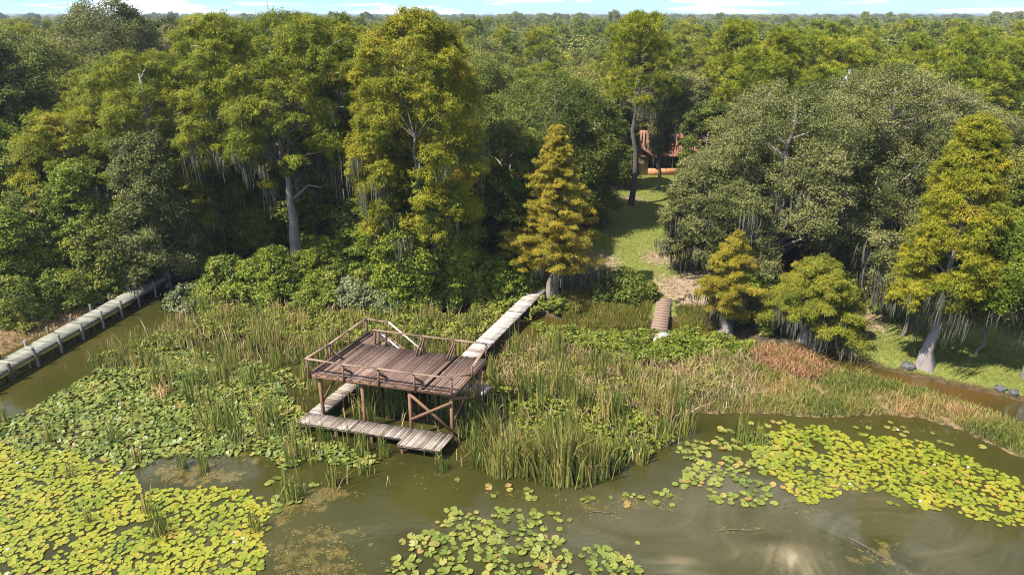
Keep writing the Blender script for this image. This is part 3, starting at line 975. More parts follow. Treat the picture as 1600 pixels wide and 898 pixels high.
def plant_tree(name, base, H, r, lobes, mat, label=None, cat='tree', group=None, style='oak', sub=30, per=24, trunk_r=.3, lean=(0, 0), flare=0,
               bark='bark', limbs=18, moss=None, leaf_k=1.0, drop=0.05, spread=.30, tint=(.45, .18), up=.35, out=.35, trunk_h=None, limb_drop=.35, rz=0, twigs=0):
    """root Empty > trunk, crown (> dead_twigs), hanging_moss"""
    root = empty(name, base, label, cat, group, rz)
    lb = np.asarray(lobes, float)
    th = trunk_h or H * .9
    p, rad = trunk_mesh(r, th, trunk_r, trunk_r * .22, lean, flare, 14 if flare else 8)
    mb = MB()
    mb.tube(p, rad, 18 if flare else 8, flare=.35 if flare else .0, tint=.5)
    if limbs:
        for q in r.choice(len(lb), min(limbs, len(lb)), replace=False):
            e = lb[q, :3]
            hd = np.hypot(e[0] - at_h(p, e[2])[0], e[1] - at_h(p, e[2])[1])
            z0 = np.clip(e[2] - hd * limb_drop - .3, H * .12, th * .97)
            s0_ = at_h(p, z0)
            rr0 = np.interp(z0, p[:, 2], rad) * .5
            lp = limb_path(r, s0_, e, .08)
            mb.tube(lp, np.linspace(rr0, .025, 5), 5, tint=.6, cap=False)
    mb.build('trunk', M[bark], root, smooth=True)
    mb = MB()
    leaf, st_ = STY[style]
    per = int(per * {'oak': 1.75, 'broad': 1.5, 'feather': 1.55}.get(style, 1))
    sp_ = foliage(mb, r, lb, sub, per, (leaf[0] * leaf_k, leaf[1] * leaf_k), st_, up, out, (lean[0] * .6, lean[1] * .6), spread, tint[0], tint[1], drop)
    mb.build('crown', M[mat], root)
    if twigs:
        mb = MB()
        for q in sp_[r.choice(len(sp_), min(twigs, len(sp_)), replace=False)]:
            v = unit(r.normal(size=3) + np.array([0, 0, .2])) * r.uniform(.5, 1.3)
            mb.tube([q - v * .5, q + v * .2, q + v * .6 + r.normal(0, .1, 3)], [.03, .022, .008], 4, tint=.8, cap=False)
        mb.build('dead_twigs', M['bark_pale'], root)
    if moss:
        cand = lb[lb[:, 2] < moss.get('zmax', 99)]
        cand = cand[r.choice(len(cand), min(len(cand), moss['k']), replace=len(cand) < moss['k'])]
        pts = cand[:, :3] + r.normal(size=(len(cand), 3)) * cand[:, 3:4] * np.array([.6, .6, .2]) - np.array([0, 0, 1]) * cand[:, 3:4] * cand[:, 4:5] * moss.get('low', .5)
        mb = MB()
        moss_strands(mb, r, pts, moss.get('n', 8), moss.get('l', (.6, 2))[0], moss.get('l', (.6, 2))[1], moss.get('w', .055), moss.get('s', .35))
        mb.build('hanging_moss', M['moss'], root)
    return root


# crown shapes as lists of lobes (x, y, z, radius, flatness)
def lobes_round(r, R, z0, H, n=30, rl=(.24, .40), flat=.8, lean=(0, 0), low=-.25):
    out = []
    for k in range(n):
        u = low + (1 - low) * (k + .5) / n
        th = k * 2.39996 + r.normal(0, .3)
        q = math.sqrt(max(0, 1 - u * u)) ** .8
        rr = R * r.uniform(*rl)
        f = r.uniform(.62, .92)
        zc, hh = z0 + (H - z0) * .38, (H - z0) * .62
        z = zc + u * (hh - rr * flat * .8) * (1 if u > 0 else .8)
        out.append((q * math.cos(th) * (R - rr) * f / .8 + lean[0], q * math.sin(th) * (R - rr) * f / .8 + lean[1], z, rr, flat))
    return np.array(out)


def lobes_column(r, R, z0, H, n=60, rl=(.7, 1.3), prof=None, flat=.75, lean=(0, 0), inner=.55):
    out = []
    prof = prof or (lambda t: (math.sin(math.pi * min(1, .12 + t * .75)) ** .6) * (1 - max(0, t - .8) * 2.2))
    for k in range(n):
        t = (k + r.random()) / n
        th = k * 2.39996 + r.normal(0, .4)
        rr = r.uniform(*rl)
        q = max(.0, R * prof(t) - rr * .6) * (inner + (1 - inner) * r.random() ** .5)
        f = t ** 1.2
        out.append((q * math.cos(th) + lean[0] * f, q * math.sin(th) + lean[1] * f, z0 + (H - z0 - .6) * t, rr, flat))
    return np.array(out)


def lobes_tiers(r, R, z0, H, nb=40, prof=None, rise=.12, droop=.25, rl=(.5, .95), flat=.42, per_b=4, lean=(0, 0)):
    """long level boughs with flat sprays, as on a bald cypress"""
    out = []
    prof = prof or (lambda t: 1 - t ** 1.4 * .9)
    for k in range(nb):
        t = (k + r.random()) / nb
        th = k * 2.39996 + r.normal(0, .35)
        L = R * prof(t) * r.uniform(.72, 1.1)
        z = z0 + (H - z0) * t
        for q in range(per_b):
            s_ = (q + .7) / per_b
            rr = r.uniform(*rl) * (.65 + .35 * (1 - t))
            a = th + r.normal(0, .16)
            out.append((L * s_ * math.cos(a) + lean[0] * t, L * s_ * math.sin(a) + lean[1] * t, z + L * s_ * rise - L * droop * s_ * s_ + r.normal(0, .15), rr, flat))
    return np.array(out)


def R_g(s_):
    return np.random.default_rng(s_)


def spot(px, Y):
    q = at_depth(px, Y, 1.0)
    q[2] = gz(q[0], q[1])
    return q


def from_px(px, py):
    q = G(px, py, .4)
    z = gz(q[0], q[1])
    q = G(px, py, z)
    return np.array([q[0], q[1], gz(q[0], q[1])])


def rad_px(w, Y):
    return w * (Y * cp + 14 * sp) / F_PX


hero_spots = []


def hero(base, rad):
    hero_spots.append((base[0], base[1], rad))


# --- 1 the tall bald cypress with the pale trunk
b0 = from_px(467, 424); H0 = z_at(16, b0[1]) - b0[2]; r = R_g(21); hero(b0, 6)
lb = np.vstack([lobes_column(r, 7.6, H0 * .50, H0, 125, (.8, 1.4), lambda t: .95 - .18 * t ** 3, .6, (.5, .6)),
                lobes_column(r, 4.2, H0 * .55, H0 * 1.0, 45, (.8, 1.3), lambda t: 1 - .3 * t, .5, (.5, .6)),
                lobes_tiers(r, 7.4, H0 * .40, H0 * .64, 11, lambda t: .5 + .5 * t, .05, .25, (.5, .9), .45, 3)])
plant_tree('cypress_tree', b0, H0, r, lb, 'cypress_green', 'tall old cypress with bare pale trunk, broad olive crown and hanging grey moss', style='feather', sub=34, per=20, trunk_r=.44, flare=.5,
           bark='bark_pale', limbs=30, moss=dict(k=90, n=14, l=(.6, 2.6), zmax=H0 * .75, w=.06, low=.7, s=.3), trunk_h=H0 * .7, twigs=60, spread=.22)
# --- its neighbours to the left: lower olive crowns sloping down to the dock
for nm, px, Y, ytop, wpx, lab, sd, mat in [
        (3, 225, 62, 96, 110, 'olive cypress filling the canopy between the two lower sloping cypresses', 34, 'cypress_green'),
        (4, 545, 59, 34, 62, 'slim olive cypress in the gap between the pale trunk and the golden column', 35, 'cypress_green'),
        (0, 372, 60, 20, 92, 'tall slim olive cypress just behind the broad pale-trunked cypress', 31, 'cypress_green'),
        (1, 272, 55, 78, 120, 'broad olive cypress sloping down behind the dark glossy tree at the dock', 32, 'cypress_green'),
        (2, 150, 54, 168, 105, 'lower yellow-olive cypress with a rounded sloping crown at the far left', 33, 'cypress_gold')]:
    b1 = spot(px, Y); H1 = z_at(ytop, Y) - b1[2]; r = R_g(sd); R1 = rad_px(wpx, Y); hero(b1, R1 * .8)
    lb = lobes_column(r, R1, H1 * .15, H1, 135, (.8, 1.4), lambda t: (1 - .6 * t ** 2.4), .6)
    plant_tree('cypress_tree', b1, H1, r, lb, mat, lab, style='feather', sub=32, per=20, trunk_r=.4, limbs=30, bark='bark_pale',
               moss=dict(k=40, n=8, l=(.6, 2.2), zmax=H1 * .6), twigs=40, spread=.22)
# --- the dense golden column
b2 = from_px(662, 458); H2 = z_at(13, b2[1]) - b2[2]; r = R_g(41); hero(b2, 4.5)
lb = lobes_column(r, 4.75, .6, H2, 165, (.8, 1.35), lambda t: .76 + .26 * math.sin(math.pi * t * 1.05) - .45 * max(0, t - .88) / .12 * .9, .72, (.3, .4), .74)
lo, hi = lb[lb[:, 2] < H2 * .28], lb[lb[:, 2] >= H2 * .28]
tr = plant_tree('cypress_tree', b2, H2, r, hi, 'cypress_gold', 'dense golden-green columnar cypress wrapped in vines behind the deck', style='feather', sub=46, per=22, trunk_r=.3, limbs=8, trunk_h=H2 * .6,
                moss=dict(k=50, n=10, l=(.8, 2.6), zmax=H2 * .6), leaf_k=.95, spread=.22, tint=(.5, .2), bark='bark', drop=.08)
mb = MB()
foliage(mb, r, lo, 40, 22, (.2, .14), 'broad', .1, .5)
vs = []
for k in range(40):
    a = r.uniform(0, 6.28); q = r.uniform(2.2, 3.9)
    for zz_ in np.linspace(r.uniform(5, 11), .5, 8):
        vs.append((q * math.cos(a) + r.normal(0, .15), q * math.sin(a) + r.normal(0, .15), zz_, r.uniform(.3, .55), 1.3))
foliage(mb, r, vs, 9, 14, (.18, .13), 'broad', .1, .6)
mb.build('climbing_vines', M['broad_light'], tr)
# --- small golden-orange cypress beside the pier
b3 = from_px(864, 464); H3 = z_at(195, b3[1]) - b3[2]; r = R_g(51); hero(b3, 2.6)
lb = lobes_tiers(r, 4.2, H3 * .20, H3 - .3, 120, lambda t: (1 - t ** 1.25) * .95 + .07 if t > .12 else .62 + t * 2.4, .05, .12, (.3, .5), .36, 7)
plant_tree('cypress_tree', b3, H3, r, lb, 'cypress_orange', 'golden-orange conical cypress standing where the pier meets the bank', style='feather', sub=12, per=12, trunk_r=.24, flare=.9,
           bark='bark_pale', limbs=90, moss=dict(k=16, n=14, l=(.8, 2.4), zmax=H3 * .34, w=.05), leaf_k=.72, trunk_h=H3 * .97, limb_drop=.1, spread=.42, drop=.14)
# --- right-hand cypress leaning over the lawn
b4 = from_px(1446, 572); H4 = z_at(178, b4[1] + .6) - b4[2]; r = R_g(61); hero(b4, 3)
lb = lobes_column(r, 3.25, H4 * .30, H4, 120, (.5, .95), lambda t: .92 - .62 * t ** 1.5 if t > .25 else .6 + t * 1.3, .72, (1.2, 2.0), .5)
lb = np.vstack([lb, lobes_column(r, 1.3, H4 * .27, H4 * .44, 10, (.5, .8), lambda t: 1, .7) + np.array([-1.9, -.1, 0, 0, 0])])
plant_tree('cypress_tree', b4, H4, r, lb, 'cypress_gold', 'yellow-green cypress with flared grey trunk at the water edge on the right lawn', style='feather', sub=40, per=20, trunk_r=.25, flare=1.1, lean=(.9, 1.2),
           bark='bark_pale', limbs=36, moss=dict(k=20, n=14, l=(.8, 2.3), zmax=H4 * .42, w=.06), leaf_k=.7, spread=.24, tint=(.5, .18), trunk_h=H4 * .75)
# --- small yellow cypress near the footbridge
b5 = from_px(1131, 526); H5 = z_at(364, b5[1]) - b5[2]; r = R_g(71); hero(b5, 2)
lb = lobes_tiers(r, 2.35, H5 * .22, H5 - .2, 40, lambda t: .35 + 1.6 * t if t < .35 else .95 - .85 * ((t - .35) / .65) ** 1.2, .1, .15, (.32, .55), .45, 4)
plant_tree('cypress_tree', b5, H5, r, lb, 'cypress_orange', 'small bushy yellow cypress right of the leaf-strewn footbridge', style='feather', sub=24, per=16, trunk_r=.22, flare=1.4,
           bark='bark_pale', limbs=40, moss=dict(k=16, n=10, l=(.6, 1.6), zmax=H5 * .5, w=.06), leaf_k=.62, spread=.42, tint=(.36, .15), drop=.1)
# --- low spreading lime cypress with moss trailing to the water
b6 = from_px(1262, 534); H6 = z_at(402, b6[1]) - b6[2]; r = R_g(81); hero(b6, 3)
lb = lobes_tiers(r, 3.2, H6 * .22, H6 - .3, 52, lambda t: 1 - .75 * t ** 1.6, .12, .2, (.4, .75), .5, 4)
plant_tree('cypress_tree', b6, H6, r, lb, 'cypress_lime', 'low wide lime-green cypress trailing grey moss over the water', style='feather', sub=28, per=18, trunk_r=.25, flare=1.2,
           bark='bark_pale', limbs=40, moss=dict(k=46, n=16, l=(.6, 1.7), zmax=H6 * .5, w=.06, low=1.0), leaf_k=.66, spread=.4, drop=.1)
# --- dark glossy tree over the dock
b7 = spot(258, 50.5); H7 = z_at(205, 50.5) - b7[2]; r = R_g(91); hero(b7, 3.4)
plant_tree('broadleaf_tree', b7, H7, r, lobes_column(r, 3.9, H7 * .14, H7, 62, (.7, 1.25), lambda t: .9 - .55 * t ** 1.8), 'oak', 'dark glossy-leaved tree overhanging the landward end of the dock', style='broad', sub=36, per=22, trunk_r=.3,
           moss=dict(k=14, n=8, l=(.6, 1.6), zmax=H7 * .5), leaf_k=.9)
# --- broad oak group on the right, hung with moss
for px, Y, ytop, wpx, lab, sd, mk in [
        (1205, 51, 132, 152, 'huge grey-green mossy oak right of the lawn path, wide rounded crown', 101, 120),
        (1345, 53, 103, 150, 'wide grey-green oak behind the yellow-green leaning cypress', 102, 60),
        (1106, 52, 235, 80, 'drooping mossy oak limb-crown overhanging the dirt path', 103, 90),
        (1455, 60, 150, 110, 'broad grey-green oak at the right rear of the mossy oaks', 104, 30)]:
    b8 = spot(px, Y); H8 = z_at(ytop, Y) - b8[2]; r = R_g(sd); R8 = rad_px(wpx, Y); hero(b8, R8 * .85)
    lb = np.vstack([lobes_round(r, R8, H8 * .2, H8, 60, (.17, .28), .75, low=-.45), lobes_column(r, R8 * .95, H8 * .14, H8 * .7, 40, (1.0, 1.6), lambda t: 1 - .3 * t, .8)])
    plant_tree('oak_tree', b8, H8, r, lb, 'oak', lab, style='oak', sub=62, per=26, trunk_r=.5, bark='bark', limbs=34, leaf_k=.95,
               moss=dict(k=mk, n=14, l=(.7, 2.4), zmax=H8 * .62, w=.06, low=.9), twigs=170, drop=.2, spread=.22, tint=(.48, .2))
# --- right edge: greener oak over the lawn
b9 = from_px(1600, 590); H9 = z_at(325, b9[1]) - b9[2]; r = R_g(111); hero(b9, 3)
plant_tree('oak_tree', b9, H9, r, lobes_round(r, 3.7, H9 * .22, H9, 52, (.22, .36), .75), 'broad_light', 'mid-green oak at the right edge over the shaded lawn', style='oak', sub=44, per=24, trunk_r=.24, leaf_k=.85,
           moss=dict(k=22, n=9, l=(.6, 1.8), zmax=H9 * .6), tint=(.35, .18), twigs=30)
# slender mossy trunk on the shaded lawn
b10 = from_px(1408, 524); r = R_g(121); H10 = z_at(400, b10[1]) - b10[2] + 1.5
plant_tree('oak_tree', b10, H10, r, lobes_column(r, 2.7, H10 * .52, H10, 26, (.6, 1.0), lambda t: 1), 'oak', 'slim leaning tree draped with pale moss left of the flared cypress trunk', style='oak', sub=30, per=20, trunk_r=.13, lean=(.7, .3),
           moss=dict(k=22, n=14, l=(1.0, 2.6), zmax=H10, w=.07, low=1.0))
b10 = from_px(1526, 556); r = R_g(122); H10 = 5.2
plant_tree('oak_tree', b10, H10, r, lobes_column(r, 2.6, H10 * .56, H10, 22, (.5, .9), lambda t: 1), 'oak', 'slim mossy tree under the oak at the right edge', style='oak', sub=30, per=20, trunk_r=.12, lean=(.4, .3),
           moss=dict(k=12, n=14, l=(.8, 2.2), zmax=H10, w=.07, low=1.0))
# --- oaks behind the golden column and the small orange cypress
for px, Y, ytop, wpx, lab, sd, mk in [
        (792, 55, 178, 78, 'dark mossy oak between the golden column and the orange cypress', 131, 50),
        (862, 64, 118, 100, 'rounded dark green oak behind the orange cypress', 132, 20),
        (908, 65, 140, 62, 'dark oak hung with long moss left of the lawn', 133, 90),
        (1094, 64, 155, 46, 'grey-green oak hiding the right half of the house', 135, 40),
        (966, 78, 165, 30, 'small dark oak in front of the left end of the house', 136, 30),
        (757, 70, 96, 80, 'dull green oak rising behind the golden column', 134, 10)]:
    b11 = spot(px, Y); H11 = z_at(ytop, Y) - b11[2]; r = R_g(sd); R11 = rad_px(wpx, Y); hero(b11, R11 * .9)
    lb = np.vstack([lobes_round(r, R11, H11 * .22, H11, 46, (.2, .32), .78, low=-.4), lobes_column(r, R11 * .9, H11 * .16, H11 * .6, 22, (1.0, 1.5), lambda t: 1)])
    plant_tree('oak_tree', b11, H11, r, lb, 'broad', lab, style='broad', sub=50, per=22, trunk_r=.4, limbs=24, leaf_k=.9,
               moss=dict(k=mk, n=14, l=(.8, 3.0), zmax=H11 * .5, w=.06, low=.9), twigs=40, tint=(.38, .2))


for px, Y, yb, yt, wpx, lab, sd in [(1062, 73, 205, 120, 44, 'high-crowned mossy oak on the lawn in front of the house', 161), (1026, 77, 236, 150, 15, 'slim low-branched mossy oak in front of the house roof', 162)]:
    bq = spot(px, Y); Hq = z_at(yt, Y) - bq[2]; z0_ = z_at(yb, Y) - bq[2]; r = R_g(sd); Rq = rad_px(wpx, Y)
    plant_tree('oak_tree', bq, Hq, r, lobes_column(r, Rq, z0_, Hq, 40, (.8, 1.3), lambda t: 1 - .4 * t ** 2, .7), 'oak', lab, style='oak', sub=40, per=20, trunk_r=.22, limbs=22, spread=.24, drop=.12,
               moss=dict(k=18, n=12, l=(.8, 2.2), zmax=z0_ + 2.5, w=.06, low=1.0))
# --- leafy understorey trees in the gap below the pale-trunked cypress
for k, (px, Y, ytop, wpx, mat, lab) in enumerate([
        (345, 56.5, 285, 46, 'broad', 'leafy dark understorey tree left of the pale cypress trunk, nearest the dock'), (405, 57, 315, 40, 'broad_light', 'leafy bright understorey tree just left of the pale cypress trunk'),
        (520, 57, 255, 50, 'broad', 'tall leafy understorey tree right of the pale cypress trunk'), (562, 54.5, 320, 36, 'broad', 'glossy understorey tree between the pale trunk and the golden column'),
        (500, 53.5, 370, 34, 'broad_light', 'low bright leafy tree at the right foot of the pale cypress trunk'), (728, 53, 300, 34, 'broad', 'leafy dark tree at the right side of the golden column'),
        (300, 52.5, 330, 40, 'broad', 'leafy tree behind the dark glossy tree at the dock end'), (215, 50.5, 300, 46, 'broad_light', 'bright leafy tree left of the dark glossy tree at the dock end'),
        (150, 49.5, 250, 50, 'broad_light', 'bright green tree below the rounded sloping cypress at far left'), (60, 52, 235, 56, 'broad', 'leafy green tree at left between tall trees and bank')]):
    bq = spot(px, Y); Hq = z_at(ytop, Y) - bq[2]; r = R_g(860 + k); Rq = rad_px(wpx, Y); hero(bq, Rq * .8)
    plant_tree('broadleaf_tree', bq, Hq, r, lobes_column(r, Rq, .6, Hq, 46, (.6, 1.05), lambda t: 1 - .5 * t ** 2), mat, lab, style='broad', sub=40, per=18, trunk_r=.18, limbs=16, leaf_k=.95, spread=.24, drop=.15, tint=(.42, .2))


# --- pines
def lobes_pine(r, R, z0, H, nb=26, flat=.55):
    out = []
    for k in range(nb):
        t = ((k + r.random()) / nb) ** .8
        th = k * 2.39996 + r.normal(0, .4)
        L = R * (1 - .72 * t ** 2.2) * r.uniform(.55, 1.05)
        for s_ in (.55, .8, 1.0):
            a = th + r.normal(0, .25)
            out.append((L * s_ * math.cos(a), L * s_ * math.sin(a), z0 + (H - z0) * t + L * s_ * .18 - .2, r.uniform(.55, 1.0), flat))
    return np.array(out)


for px, Y, ytop, wpx, lab, sd, cbf in [
        (986, 71, 26, 68, 'tall pine with dark straight trunk and open tufted crown on the lawn', 141, .5),
        (1128, 77, 38, 60, 'tall pine with bright needle tufts behind the mossy oaks', 142, .42),
        (1192, 80, 52, 44, 'narrower pine beside the taller one behind the mossy oaks', 143, .4)]:
    b12 = spot(px, Y) if sd != 141 else from_px(986, 319)
    Y = b12[1]; H12 = z_at(ytop, Y) - b12[2]; r = R_g(sd); hero(b12, 3)
    plant_tree('pine_tree', b12, H12, r, lobes_pine(r, rad_px(wpx, Y) * 1.05, H12 * cbf, H12, 36), 'pine', lab, style='needle', sub=7, per=34, trunk_r=.34, bark='bark_dark', limbs=60, limb_drop=.05,
               trunk_h=H12 * .96, leaf_k=1.35, drop=.05, up=.6, twigs=40, moss=dict(k=14, n=8, l=(.8, 2.2), zmax=H12 * .62) if sd == 141 else None)
# --- big leafy trees at the upper left
for px, Y, ytop, wpx, lab, sd, mat in [
        (222, 74, -2, 84, 'tall dark leafy tree rising above the skyline at the upper left', 151, 'oak'),
        (292, 82, 28, 60, 'dark leafy tree right of the tallest one on the left skyline', 152, 'oak'),
        (110, 66, 62, 90, 'big dark green tree with pale dead branches at the upper left', 153, 'broad'),
        (28, 62, 40, 80, 'tall mid-green leafy tree at the upper left corner', 154, 'broad'),
        (20, 54, 185, 78, 'mid-green rounded tree at the left edge below the tall ones', 155, 'broad_light'),
        (95, 50, 290, 66, 'low leafy tree on the left bank above the dock', 156, 'broad'),
        (25, 47, 330, 66, 'bushy light green tree at the left edge near the dock', 157, 'broad_light'),
        (180, 49.5, 330, 55, 'small glossy tree on the left bank beside the dock end', 158, 'broad')]:
    b13 = spot(px, Y); H13 = z_at(ytop, Y) - b13[2]; r = R_g(sd); R13 = rad_px(wpx, Y); hero(b13, R13 * .9)
    lb = np.vstack([lobes_round(r, R13, H13 * .25, H13, 48, (.2, .34), .8, low=-.4), lobes_column(r, R13 * .95, .8, H13 * .65, 26, (.9, 1.4), lambda t: 1)])
    plant_tree('broadleaf_tree', b13, H13, r, lb, mat, lab, style='broad', sub=46, per=22, trunk_r=.35, limbs=22, leaf_k=1.0, twigs=60 if sd == 153 else 15, tint=(.45, .2))

# --- prototypes for the woodland behind
def proto(kind, sd):
    r = R_g(sd)
    if kind == 'oak':
        H, Rr = 11.5, 5.0
        lb = lobes_round(r, Rr, H * .22, H, 34, (.22, .36), .78, low=-.3)
        return H, lb, dict(mat='forest', style='broad', sub=34, per=18, leaf_k=1.1, trunk_r=.3, limbs=12)
    if kind == 'pine':
        H = 15.0
        return H, lobes_pine(r, 4.0, H * .42, H, 24), dict(mat='forest_pine', style='needle', sub=9, per=30, leaf_k=1.15, trunk_r=.25, limbs=20, bark='bark_dark', trunk_h=14.2, up=.6, limb_drop=.05)
    H = 12.5
    lb = lobes_column(r, 3.4, H * .12, H, 46, (.8, 1.3), lambda t: .95 - .5 * t ** 2)
    return H, lb, dict(mat='broad', style='broad', sub=30, per=18, leaf_k=1.2, trunk_r=.28, limbs=10)


used = {}
protos = {}
WOOD = {'oak': 'dull green oak in the woodland canopy behind the shore trees', 'pine': 'bright needle-tufted pine in the woodland canopy behind the shore trees',
        'leafy': 'narrow dark leafy tree packed into the shaded woodland behind the shore'}
GRP = {'oak': 'oaks in the woodland behind', 'pine': 'pines in the woodland behind', 'leafy': 'leafy trees packed into the woodland'}
KN = {'oak': 'oak_tree', 'pine': 'pine_tree', 'leafy': 'broadleaf_tree'}


def wood_tree(kind, x, y, H, sxy, rz):
    v = random.randrange(3)
    key = (kind, v)
    if key not in protos:
        Hp, lb, kw = proto(kind, 200 + v + 10 * len(kind))
        mat = kw.pop('mat')
        protos[key] = (plant_tree(KN[kind], (0, 0, 0), Hp, R_g(300 + v), lb, mat, WOOD[kind], 'tree', GRP[kind], **kw), Hp)
        o = protos[key][0]
    else:
        o = copy_tree(protos[key][0])
    Hp = protos[key][1]
    o.location = (x, y, gz(x, y))
    o.rotation_euler = (0, 0, rz)
    o.scale = (sxy, sxy, H / Hp)
    return o


hs = np.array(hero_spots)
LX = LAWN[0]
keep_clear = np.vstack([LX])
cand = []
r = R_g(77)
y = 50.0
while y < 470:
    s_ = 4.8 if y < 62 else (7.2 if y < 120 else 9.0)
    for x in np.arange(-.84 * y - 12, .84 * y + 12, s_):
        cand.append((x + r.normal(0, s_ * .22), y + r.normal(0, s_ * .22)))
    y += s_ * .9
cand = np.array(cand)
dl = sdist(cand, LAND)
ok = dl > 3.5
ok &= sdist(cand, LAWN[0]) < -2.2
ok &= sdist(cand, LAWN[1]) < -1.0
ok &= ~((np.abs(cand[:, 0] - HB[0] - 2.5) < 13) & (np.abs(cand[:, 1] - HB[1] - 3.5) < 8.5))
# open line of sight over the lawn to the house
ok &= ~((cand[:, 0] > .115 * cand[:, 1] + .5) & (cand[:, 0] < .238 * cand[:, 1] + .5) & (cand[:, 1] > 44) & (cand[:, 1] < 93))
for hx, hy, hr in hs:
    ok &= np.hypot(cand[:, 0] - hx, cand[:, 1] - hy) > np.minimum(hr * .75 + 1.2, 6)
cand = cand[ok]
dist = np.hypot(cand[:, 0], cand[:, 1])
order = np.argsort(dist)
cand, dist = cand[order], dist[order]
NIND = 330
far_pts = []
for k, (x, y) in enumerate(cand):
    rt = x / y
    nse = float(noise2(np.array([[x, y]]), 55, 9)[0])
    pine_p = .12 + (.6 if (rt > .34 and 66 < y < 130) else 0) + .25 * (nse > .25)
    u = r.random()
    if y < 62:
        kind = 'leafy' if u < .85 else 'oak'
        H = r.uniform(6.5, 10.5)
        w_ = r.uniform(.75, 1.05)
    elif u < pine_p:
        kind, H, w_ = 'pine', r.uniform(12.5, 16.2), r.uniform(.9, 1.35)
    else:
        kind = 'oak'
        H, w_ = r.uniform(7.5, 13.0) + nse * 1.8, r.uniform(.9, 1.55)
        if rt < -.1 and y < 110:
            H += 3.0
    if -.06 < rt < .13 and 60 < y < 110:
        H = min(H, 10.5)
    if k < NIND:
        wood_tree(kind, x, y, H, w_, r.uniform(0, 6.28))
    else:
        far_pts.append((x, y, H, w_, kind == 'pine'))

# --- far woodland: one mass of coarse crowns, instanced on points
y = 470.0
extra = []
while y < 6500:
    s_ = 9 + (y - 470) * .012
    for x in np.arange(-.82 * y, .82 * y, s_):
        extra.append((x + r.normal(0, s_ * .3), y + r.normal(0, s_ * .3), r.uniform(8, 15.5) + 5 * (r.random() < .06), .95 * s_ / 8.0 * r.lognormal(0, .28), r.random() < .2))
    y += s_
fp = np.array(far_pts + extra, float)


def far_crown(nm, kind, sd):
    r = R_g(sd)
    mb = MB()
    if kind == 'pine':
        foliage(mb, r, lobes_pine(r, 3.2, 7, 14, 18), 7, 14, (.8, .14), 'needle', .6)
    else:
        foliage(mb, r, lobes_round(r, 4.9, 2, 11.5, 30, (.2, .36), .78, low=-.2), 28, 10, (.5, .3), 'broad')
    p, rad = trunk_mesh(r, 8, .3, .1)
    return mb


# the far woodland's own crowns, merged per variety and instanced by one node tree
far_o = bpy.data.objects.new('far_woodland', bpy.data.meshes.new('far_woodland'))
COL.objects.link(far_o)
tag(far_o, 'distant woodland canopy running to the horizon', 'woodland', kind='stuff')
me = far_o.data
me.vertices.add(len(fp))
zz_ = ground_z(fp[:, :2])
me.vertices.foreach_set('co', np.column_stack([fp[:, :2], zz_]).astype(np.float32).ravel())
for nm, ar in (('kindi', fp[:, 4] * 2 + (np.arange(len(fp)) % 2)),):
    a = me.attributes.new(nm, 'INT', 'POINT'); a.data.foreach_set('value', ar.astype(np.int32))
a = me.attributes.new('scl', 'FLOAT_VECTOR', 'POINT')
Hp = np.where(fp[:, 4] > 0, 14.0, 11.5)
a.data.foreach_set('vector', np.column_stack([fp[:, 3], fp[:, 3], fp[:, 2] / Hp]).astype(np.float32).ravel())
a = me.attributes.new('rot', 'FLOAT_VECTOR', 'POINT')
a.data.foreach_set('vector', np.column_stack([0 * fp[:, 0], 0 * fp[:, 0], r.uniform(0, 6.28, len(fp))]).astype(np.float32).ravel())
gn = bpy.data.node_groups.new('far_woodland_nodes', 'GeometryNodeTree')
gn.interface.new_socket('Geometry', in_out='INPUT', socket_type='NodeSocketGeometry')
gn.interface.new_socket('Geometry', in_out='OUTPUT', socket_type='NodeSocketGeometry')
gi, go = gn.nodes.new('NodeGroupInput'), gn.nodes.new('NodeGroupOutput')
join = gn.nodes.new('GeometryNodeJoinGeometry')
# four real far trees stand in the wood; the mass repeats their shapes
for q, (kind, sd) in enumerate([('oak', 401), ('oak', 402), ('pine', 403), ('pine', 404)]):
    mb = far_crown('x', kind, sd)
    k_ = int(np.argmin(np.where((fp[:, 4] * 2 + (np.arange(len(fp)) % 2)).astype(int) == q, dist.max() * 0 + np.hypot(fp[:, 0] - (q - 1.5) * 90, fp[:, 1] - 330), 1e9)))
    o = mb.build('pine_tree' if kind == 'pine' else 'oak_tree', M['forest_pine' if kind == 'pine' else 'forest'])
    o.location = (fp[k_, 0], fp[k_, 1], zz_[k_])
    tag(o, WOOD['pine' if kind == 'pine' else 'oak'], 'tree', GRP['pine' if kind == 'pine' else 'oak'])
    oi = gn.nodes.new('GeometryNodeObjectInfo'); oi.inputs['Object'].default_value = o; oi.transform_space = 'ORIGINAL'
    oi.inputs['As Instance'].default_value = True
    ip = gn.nodes.new('GeometryNodeInstanceOnPoints')
    ka = gn.nodes.new('GeometryNodeInputNamedAttribute'); ka.data_type = 'INT'; ka.inputs[0].default_value = 'kindi'
    cmp_ = gn.nodes.new('FunctionNodeCompare'); cmp_.data_type = 'INT'; cmp_.operation = 'EQUAL'
    ci = [s_ for s_ in cmp_.inputs if s_.type == 'INT']
    ci[1].default_value = q
    gn.links.new([s_ for s_ in ka.outputs if s_.enabled and s_.name == 'Attribute'][0], ci[0])
    gn.links.new(cmp_.outputs[0], ip.inputs['Selection'])
    for nm, tgt in (('scl', 'Scale'), ('rot', 'Rotation')):
        va = gn.nodes.new('GeometryNodeInputNamedAttribute'); va.data_type = 'FLOAT_VECTOR'; va.inputs[0].default_value = nm
        gn.links.new([s_ for s_ in va.outputs if s_.enabled and s_.name == 'Attribute'][0], ip.inputs[tgt])
    gn.links.new(gi.outputs[0], ip.inputs['Points']); gn.links.new(oi.outputs['Geometry'], ip.inputs['Instance'])
    gn.links.new(ip.outputs[0], join.inputs[0])
